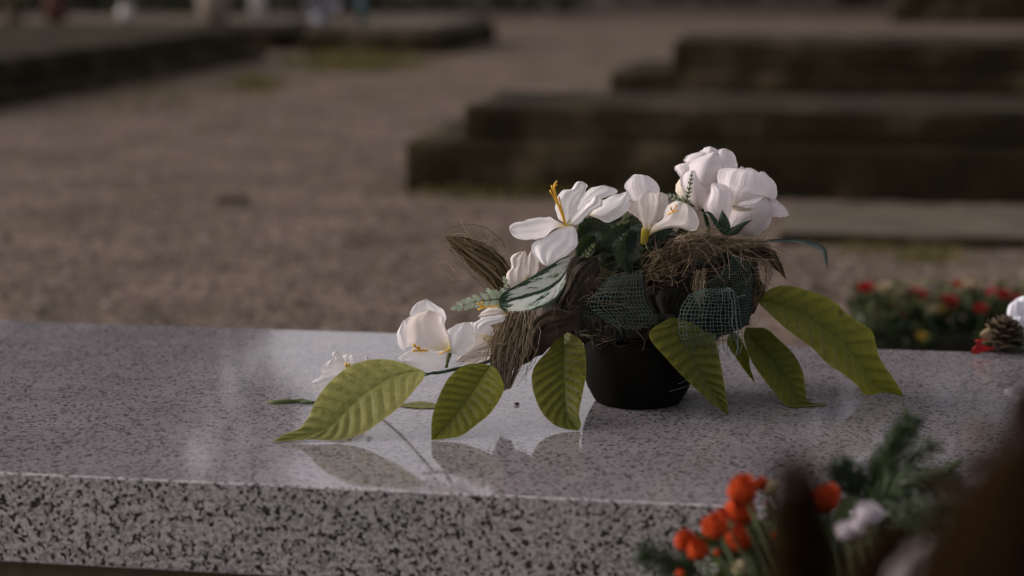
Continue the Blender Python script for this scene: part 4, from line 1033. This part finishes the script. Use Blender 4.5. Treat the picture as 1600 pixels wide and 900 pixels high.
# ================================================================== foreground bouquet, out of focus
M['pot2'] = mottled('brown_pot', (0.03, 0.016, 0.01), (0.05, 0.028, 0.018), 8, 0.7)
M['dark_plume'] = strandmat('dark_plume', (0.004, 0.0025, 0.0012), (0.012, 0.0068, 0.003), (0.040, 0.022, 0.010), 0.0)
M['needle'] = mottled('pine_needle', (0.018, 0.036, 0.012), (0.050, 0.075, 0.028), 40, 0.6)
M['needle_blue'] = mottled('pine_needle_blue', (0.020, 0.036, 0.022), (0.045, 0.07, 0.045), 40, 0.6)
M['pale_leaf'] = mottled('pale_leaf', (0.30, 0.26, 0.25), (0.42, 0.37, 0.35), 20, 0.7, trans=.2)
M['white_shaded'] = mottled('shaded_white_cloth', (0.33, 0.29, 0.32), (0.45, 0.40, 0.43), 50, 0.7, trans=.2)  # white cloth darkened: shade on the foreground flowers painted into the colour
fb = P(1440, 880, 1.62, False)
FG = thing('foreground_bouquet', (fb.x, 1.66, 0), 'bouquet of orange buds, pine sprigs and dark brown plumes before the granite slab', 'flowers')
neck = Vector((fb.x, 1.66, .30))
lathe('pot', [(.085, .001), (.095, .004), (.115, .20), (.125, .285), (.132, .29), (.132, .31), (.12, .31), (.11, .25), (.0, .25)], (fb.x, 1.66, 0), 'pot2', FG, 36)
leafblob('foliage', 900, ((fb.x - .12, fb.x + .14), (1.56, 1.76), (.26, .41)), .06, 'foliage', FG, 5)
def fp(px, py, Y): return P(px, py, Y, False)
def fstem(p, r=.0022, mat='foliage'):
    q = Vector(p); m = (q + neck) / 2 + Vector((0, 0, -.03))
    tube('stem', [q, m, neck], r, r, mat, FG, 5, 8)
cK = crop(980, 620, 2.58)
for k, (x, y, r, mt) in enumerate([(465, 375, 55, 'orange'), (455, 460, 57, 'orange'), (355, 525, 50, 'orange'), (455, 575, 50, 'orange'), (235, 580, 42, 'orange'), (285, 620, 40, 'orange'), (540, 352, 26, 'orange'),
                                   (805, 412, 55, 'orange'), (735, 410, 30, 'red'), (365, 630, 15, 'orange'), (215, 714, 18, 'orange'), (565, 432, 14, 'orange'), (385, 475, 26, 'red'), (590, 560, 14, 'orange')]):
    (px, py), = cK([(x, y)]); Y = 1.92 + .015 * math.sin(k * 2.3)
    c = fp(px, py, Y); R_ = 1.08 * r / 2.58 / FPX * Y
    V, F = [], []
    ph = k * 1.7
    ball(V, F, c, (R_, R_, R_ * .92), 18, 12, lambda d: 1 + .10 * math.sin(5 * math.atan2(d.y, d.x) + 6 * d.z + ph) + .20 * mn.noise(d * 2.2 + c * 40) - .25 * max(0, d.z - .75))
    o = mesh('orange_bud' if mt == 'orange' else 'red_bud', V, F, mt, FG)
    if r > 24:
        rosette('petal_whorl', c + Vector((0, -R_ * .25, R_ * .25)), R_ * 1.02, mt, o, k, 7, Vector((math.sin(ph) * .5, -.6, .7)))
    fstem(c, .0016)
for k, (x, y, r) in enumerate([(575, 370, 40), (970, 478, 62), (882, 545, 52), (930, 530, 50), (460, 690, 48), (545, 485, 16)]):
    (px, py), = cK([(x, y)]); Y = 1.95 if k not in (1, 2, 3) else 1.84
    c = fp(px, py, Y); R_ = r / 2.58 / FPX * Y
    V, F = [], []
    ball(V, F, c, (R_ * .8, R_ * .8, R_ * .72), 16, 10, lambda d: 1 + .16 * mn.noise(d * 4 + c * 30))
    o = mesh('white_flower', V, F, 'cream' if k in (0, 4) else 'white_shaded', FG)
    rosette('petal_whorl', c, R_, 'cream' if k in (0, 4) else 'white_shaded', o, 40 + k, 9)
    fstem(c)
def sprig(pts, Y, n, ln, mat, seed, droop=0.0, flat=.5):
    rnd = random.Random(seed); V, F = [], []
    sp = cat([fp(px, py, Y + d / 100) for px, py, d in pts], 30)
    tube_into(V, F, sp, .0026, .0012, 5)
    for i in range(n):
        t = rnd.random(); k = min(int(t * 29), 28); p = sp[k]; d0 = (sp[k + 1] - sp[k]).normalized()
        s = d0.orthogonal().normalized(); a = rnd.uniform(0, 6.28)
        o = s * math.cos(a) + d0.cross(s) * math.sin(a); o.y *= flat
        d = (d0 * rnd.uniform(.5, 1.0) + o + Vector((0, 0, -droop))).normalized()
        L_ = ln * rnd.uniform(.7, 1.1) * (1 - .4 * t)
        tube_into(V, F, [p, p + d * L_ * .6, p + d * L_ + Vector((0, 0, -droop * .3 * L_))], .0011, .0005, 3, False)
    o = tag(mesh('pine_sprig', V, F, mat, FG), kind='stuff')
    fstem(sp[0], .0026)
sprig([(1355, 790, 0), (1375, 740, 0), (1400, 695, 0), (1424, 655, 0)], 2.0, 420, .030, 'needle', 1)
sprig([(1340, 775, 0), (1325, 745, 0), (1312, 728, 0)], 2.0, 240, .028, 'needle_blue', 2)
sprig([(1365, 790, 0), (1395, 768, 0), (1440, 752, 0), (1492, 737, 0)], 1.97, 230, .042, 'needle', 3, .6)
sprig([(1395, 760, 0), (1425, 720, 0), (1455, 690, 0)], 2.02, 90, .034, 'needle', 4, .2)
sprig([(1400, 830, 0), (1440, 800, 0), (1490, 790, 0)], 1.92, 130, .04, 'needle', 5, .8)
sprig([(1090, 895, 0), (1050, 880, 0), (1005, 865, 0)], 1.95, 170, .03, 'needle', 6, .1)
sprig([(1190, 890, 0), (1160, 860, 0), (1130, 845, 0)], 1.96, 150, .03, 'needle', 7, .1)
sprig([(1300, 880, 0), (1240, 870, 0), (1180, 880, 0)], 1.93, 200, .035, 'needle', 8, .1)
leafblob('foliage', 420, ((fp(1130, 860, 1.95).x, fp(1420, 860, 1.95).x), (1.97, 2.06), (.38, .455)), .035, 'foliage', FG, 7)
sheet('pale_leaf', [(1385, 930, 0), (1390, 890, 0), (1425, 850, 0), (1468, 838, 0)], [(1385, 930, 0), (1430, 930, 0), (1460, 890, 0), (1468, 838, 0)], 1.15, 'pale_leaf', FG, N=24, K=13, bulge=1, rest=False)
plume('dark_plume', [(1205, 960, 1300, 960, 0), (1205, 880, 1300, 880, 0), (1208, 810, 1296, 810, 0), (1202, 755, 1300, 755, 0), (1175, 680, 1328, 680, 0)], 300, .0008, 'dark_plume', 1.18, 31, .9, FG, curl=.002, rest=False, loose=.25, soft=True)
plume('dark_plume', [(1440, 1000, 1700, 1000, 0), (1470, 880, 1700, 880, 0), (1520, 780, 1700, 780, 0), (1560, 690, 1700, 690, 0), (1600, 560, 1690, 560, 0)], 720, .0009, 'dark_plume', .88, 32, .8, FG, curl=.003, rest=False, loose=.25, soft=True)
plume('dark_plume', [(1420, 980, 1680, 980, 0), (1440, 890, 1680, 890, 0), (1470, 820, 1680, 820, 0), (1540, 720, 1660, 700, 0)], 480, .0009, 'dark_plume', .95, 33, .8, FG, curl=.003, rest=False, loose=.25, soft=True)
plume('dark_plume', [(1320, 980, 1440, 980, 0), (1325, 900, 1440, 900, 0), (1345, 850, 1430, 850, 0), (1360, 810, 1410, 810, 0)], 420, .0009, 'dark_plume', 1.42, 34, .8, FG, curl=.003, rest=False, loose=.15, soft=True)
leafblob('red_leaves', 60, ((fp(1500, 800, 1.1).x, fp(1640, 800, 1.1).x), (1.02, 1.16), (.66, .76)), .04, 'brown_leaf', FG, 9)
for px, py, Y in ((1252, 955, 1.18), (1570, 990, .88), (1550, 970, .95), (1385, 970, 1.42)):
    fstem(fp(px, py, Y), .004, 'dark_plume')

# ================================================================== far small things on the mossy tombs
M['porcelain'] = mottled('porcelain', (0.28, 0.26, 0.24), (0.40, 0.37, 0.34), 12, 0.4)
M['beige'] = mottled('beige_stone', (0.13, 0.10, 0.08), (0.18, 0.145, 0.115), 6, 0.8)
M['terracotta'] = mottled('terracotta', (0.04, 0.012, 0.007), (0.065, 0.02, 0.012), 8, 0.8)
M['teal'] = mottled('teal_glaze', (0.02, 0.05, 0.06), (0.035, 0.08, 0.09), 8, 0.4)
M['grey_blue'] = mottled('grey_blue', (0.22, 0.22, 0.26), (0.34, 0.34, 0.39), 8, 0.7)
t2 = far_tomb(440, 80, 'pale mossy tomb set left of the grass tuft', 3.3, 2.2, 0.20, 0.05, (0.06, 0.06), 0.29, 'stone_pale', right=True)
def vase(name, px, py, Y, h, r, mat, label, cat_, zt=.29, flowers=None):
    b = P(px, py, Y, False); b.z = zt
    t = thing(name, b, label, cat_)
    pr = [(.55, 0), (.75, .06), (1, .35), (.95, .6), (.6, .85), (.7, 1), (.6, 1), (.5, .85)]
    lathe('body', [(r * a, h * z + .001) for a, z in pr], b, mat, t, 24)
    if flowers:
        for k in range(7):
            c = b + Vector((random.uniform(-1, 1) * r * 1.6, random.uniform(-1, 1) * r, h + random.uniform(.02, .8) * r))
            rosette('flower', c, r * .8, flowers, t, k)
            tube('stem', [c, b + Vector((0, 0, h * .8))], .006, .006, 'foliage', t, 4, 4)
    return t
vase('stone_urn', 335, 30, 20.9, .50, .17, 'beige', 'large beige stone urn standing on the pale mossy tomb', 'urn')
vase('white_vase', 402, 30, 20.9, .42, .09, 'porcelain', 'slim white porcelain vase beside the beige urn', 'vase')
vase('flower_vase', 500, 30, 20.6, .12, .10, 'grey_blue', 'low grey vase of pale bluish white flowers on the mossy tomb', 'vase', flowers='grey_blue')
vase('teal_vase', 566, 28, 20.6, .36, .055, 'teal', 'slender teal vase near the edge of the mossy tomb', 'vase')
vase('lantern_globe', 198, 36, 20.9, .20, .09, 'porcelain', 'small round white grave lantern on the pale mossy tomb', 'lantern')
vase('flower_pot', 88, 34, 20.9, .36, .13, 'terracotta', 'dark red terracotta pot on the pale mossy tomb', 'pot')
vase('flower_vase', 20, 34, 20.9, .22, .10, 'stone_pale', 'dull stone vase with olive leaves on the pale mossy tomb', 'vase', flowers='foliage_olive')

# ---- grass tufts on the gravel
M['dry_grass'] = mottled('dry_grass', (0.055, 0.050, 0.012), (0.13, 0.105, 0.03), 3, 0.8, trans=.2)
def grass(px0, px1, py0, py1, n, hgt, seed, label):
    rnd = random.Random(seed); V, F = [], []
    for i in range(n):
        a = rnd.gauss(0, .28); b = rnd.gauss(0, .3)
        c = onplane(lerp(px0, px1, .5 + a), lerp(py0, py1, min(max(.5 + b, -.2), 1.2)), 0)
        h = hgt * rnd.uniform(.4, 1.2); d = Vector((rnd.gauss(0, .4), rnd.gauss(0, .4), 1)) * h
        s = Vector((rnd.uniform(-1, 1), rnd.uniform(-1, 1), 0)).normalized() * h * .12
        k = len(V); V += [c - s, c + s, c + d * .6 + s * .6, c + d]
        F.append((k, k + 1, k + 2, k + 3))
    tag(mesh('grass', V, F, 'dry_grass', smooth=False), label, 'grass', kind='stuff')
grass(470, 640, 88, 112, 1500, .09, 1, 'yellowish grass growing at the foot of the mossy tomb')
grass(360, 440, 122, 142, 500, .06, 2, 'small yellow grass patch on the gravel')
grass(1400, 1500, 392, 412, 500, .03, 3, 'thin grass patch by the low kerb stone')
grass(640, 1000, 300, 312, 500, .05, 5, 'weeds growing along the foot of the long stepped tomb')
grass(20, 380, 110, 180, 500, .06, 6, 'weeds along the kerbed tomb by the path')
grass(1300, 1420, 384, 396, 250, .03, 4, 'sparse weeds along the low kerb stone')
rnd = random.Random(77); V, F = [], []
for i in range(700):
    Y = rnd.uniform(4.6, 16); c = Vector((rnd.uniform(-.3, .3) * Y, Y, .008)); a = rnd.uniform(0, 6.28); q = rnd.uniform(.012, .04)
    d = Vector((math.cos(a), math.sin(a), rnd.uniform(0, .4))) * q; e = Vector((-math.sin(a), math.cos(a), rnd.uniform(-.2, .5))) * q * .45
    k = len(V); V += [c - d, c + e, c + d, c - e + Vector((0, 0, .004))]; F += [(k, k + 1, k + 2), (k, k + 2, k + 3)]
tag(mesh('leaf_litter', V, F, 'brown_leaf', smooth=False), 'scattered small brown leaf litter on the gravel', 'litter', kind='stuff')
fl_ = onplane(365, 322, 0)
V, F = [], []
for i in range(5):
    for j in range(5):
        u, v = i / 4, (j - 2) / 2
        V.append(fl_ + Vector((.13 * (u - .5), .07 * v * math.sin(math.pi * (.1 + .85 * u)), .012 + .02 * v * v + .012 * u)))
tag(mesh('fallen_leaf', V, gridfaces(5, 5), 'brown_leaf'), 'curled dark brown leaf fallen on the gravel', 'leaf')

# ================================================================== hedge and trees beyond the cemetery
M['tree_leaf'] = mottled('tree_leaf', (0.016, 0.024, 0.009), (0.042, 0.054, 0.018), 1.2, 0.7, trans=.12)
M['tree_bark'] = mottled('tree_bark', (0.03, 0.022, 0.014), (0.06, 0.045, 0.03), 3, 0.9)
def foliage(n, cents, size, seed):
    rnd = random.Random(seed); V, F = [], []
    for c, r in cents:
        m = max(int(n * r ** 2), 8)
        for i in range(m):
            d = Vector((rnd.gauss(0, 1), rnd.gauss(0, 1), rnd.gauss(0, 1))).normalized()
            p = c + d * r * rnd.random() ** .4
            a = Vector((rnd.gauss(0, 1), rnd.gauss(0, 1), rnd.gauss(0, .6))).normalized(); b = a.orthogonal().normalized()
            s = size * rnd.uniform(.5, 1.2); k = len(V)
            V += [p - a * s, p + b * s * .5, p + a * s, p - b * s * .5]
            F.append((k, k + 1, k + 2, k + 3))
    return V, F
def tree(x, y, h, cr, z0, label, seed, dens=170):
    rnd = random.Random(seed)
    t = thing('broadleaf_tree', (x, y, 0), label, 'tree', 'trees beyond the cemetery hedge')
    V, F = [], []
    tube_into(V, F, cat([(x, y, -.1), (x + .1, y, h * .3), (x - .15, y + .1, h * .6), (x, y, h * .92)], 14), .30, .05, 10)
    cents = []
    for i in range(70):
        a = rnd.uniform(0, 6.28); tz = rnd.random(); rr = cr * math.sin(math.pi * (.15 + .78 * tz)) ** .6 * rnd.uniform(.35, 1.0)
        c = Vector((x + math.cos(a) * rr, y + math.sin(a) * rr, lerp(z0, h - .8, tz)))
        cents.append((c, rnd.uniform(.9, 1.6)))
        if i % 3 == 0:
            st = Vector((x, y, max(c.z - rr * .7, 1.2)))
            tube_into(V, F, cat([st, (st + c) / 2 + Vector((0, 0, .2)), c], 7), .09, .02, 6)
    mesh('trunk', V, F, 'tree_bark', t)
    V, F = foliage(dens, cents, .26, seed + 1)
    mesh('crown', V, F, 'tree_leaf', t, smooth=False)
tree(-9.3, 37, 15.5, 4.6, 2.0, 'broad tree standing left of the gap in the tree line', 1)
tree(-17.5, 39, 17, 4.6, 2.0, 'tall tree second to the left of the gap', 2)
tree(-25, 41, 16, 4.8, 2.0, 'spreading tree far to the left along the hedge', 3)
tree(6.2, 37, 16, 4.4, 2.0, 'broad tree standing right of the gap in the tree line', 4)
tree(13.5, 39, 17.5, 4.8, 2.0, 'tall tree second to the right of the gap', 5)
tree(21.5, 40, 16, 4.8, 2.0, 'spreading tree far to the right along the hedge', 6)
def hedge(x0, x1, y, h, label, seed):
    t = thing('hedge', ((x0 + x1) / 2, y, 0), label, 'hedge')
    rnd = random.Random(seed)
    V, F = [], []
    x = x0 + .4
    while x < x1:
        tube_into(V, F, [Vector((x, y, -.05)), Vector((x + .05, y, h * .5)), Vector((x, y, h * .9))], .04, .015, 5); x += .9
    mesh('trunk', V, F, 'tree_bark', t)
    n = int((x1 - x0) * h * 620); V, F = [], []
    for i in range(n):
        p = Vector((rnd.uniform(x0, x1), y + rnd.uniform(-.5, .5), h * rnd.random() ** .8 + rnd.gauss(0, .08) + .02))
        a = Vector((rnd.gauss(0, 1), rnd.gauss(0, 1), rnd.gauss(0, .6))).normalized(); b = a.orthogonal().normalized()
        s = .10 * rnd.uniform(.6, 1.3); k = len(V)
        V += [p - a * s, p + b * s * .5, p + a * s, p - b * s * .5]; F.append((k, k + 1, k + 2, k + 3))
    mesh('leaves', V, F, 'tree_leaf', t, smooth=False)
hedge(-14, 1.3, 33.5, 2.2, 'dark clipped hedge across the end of the gravel path', 1)
hedge(1.6, 16, 40, 2.4, 'dark hedge behind the farthest tomb', 2)
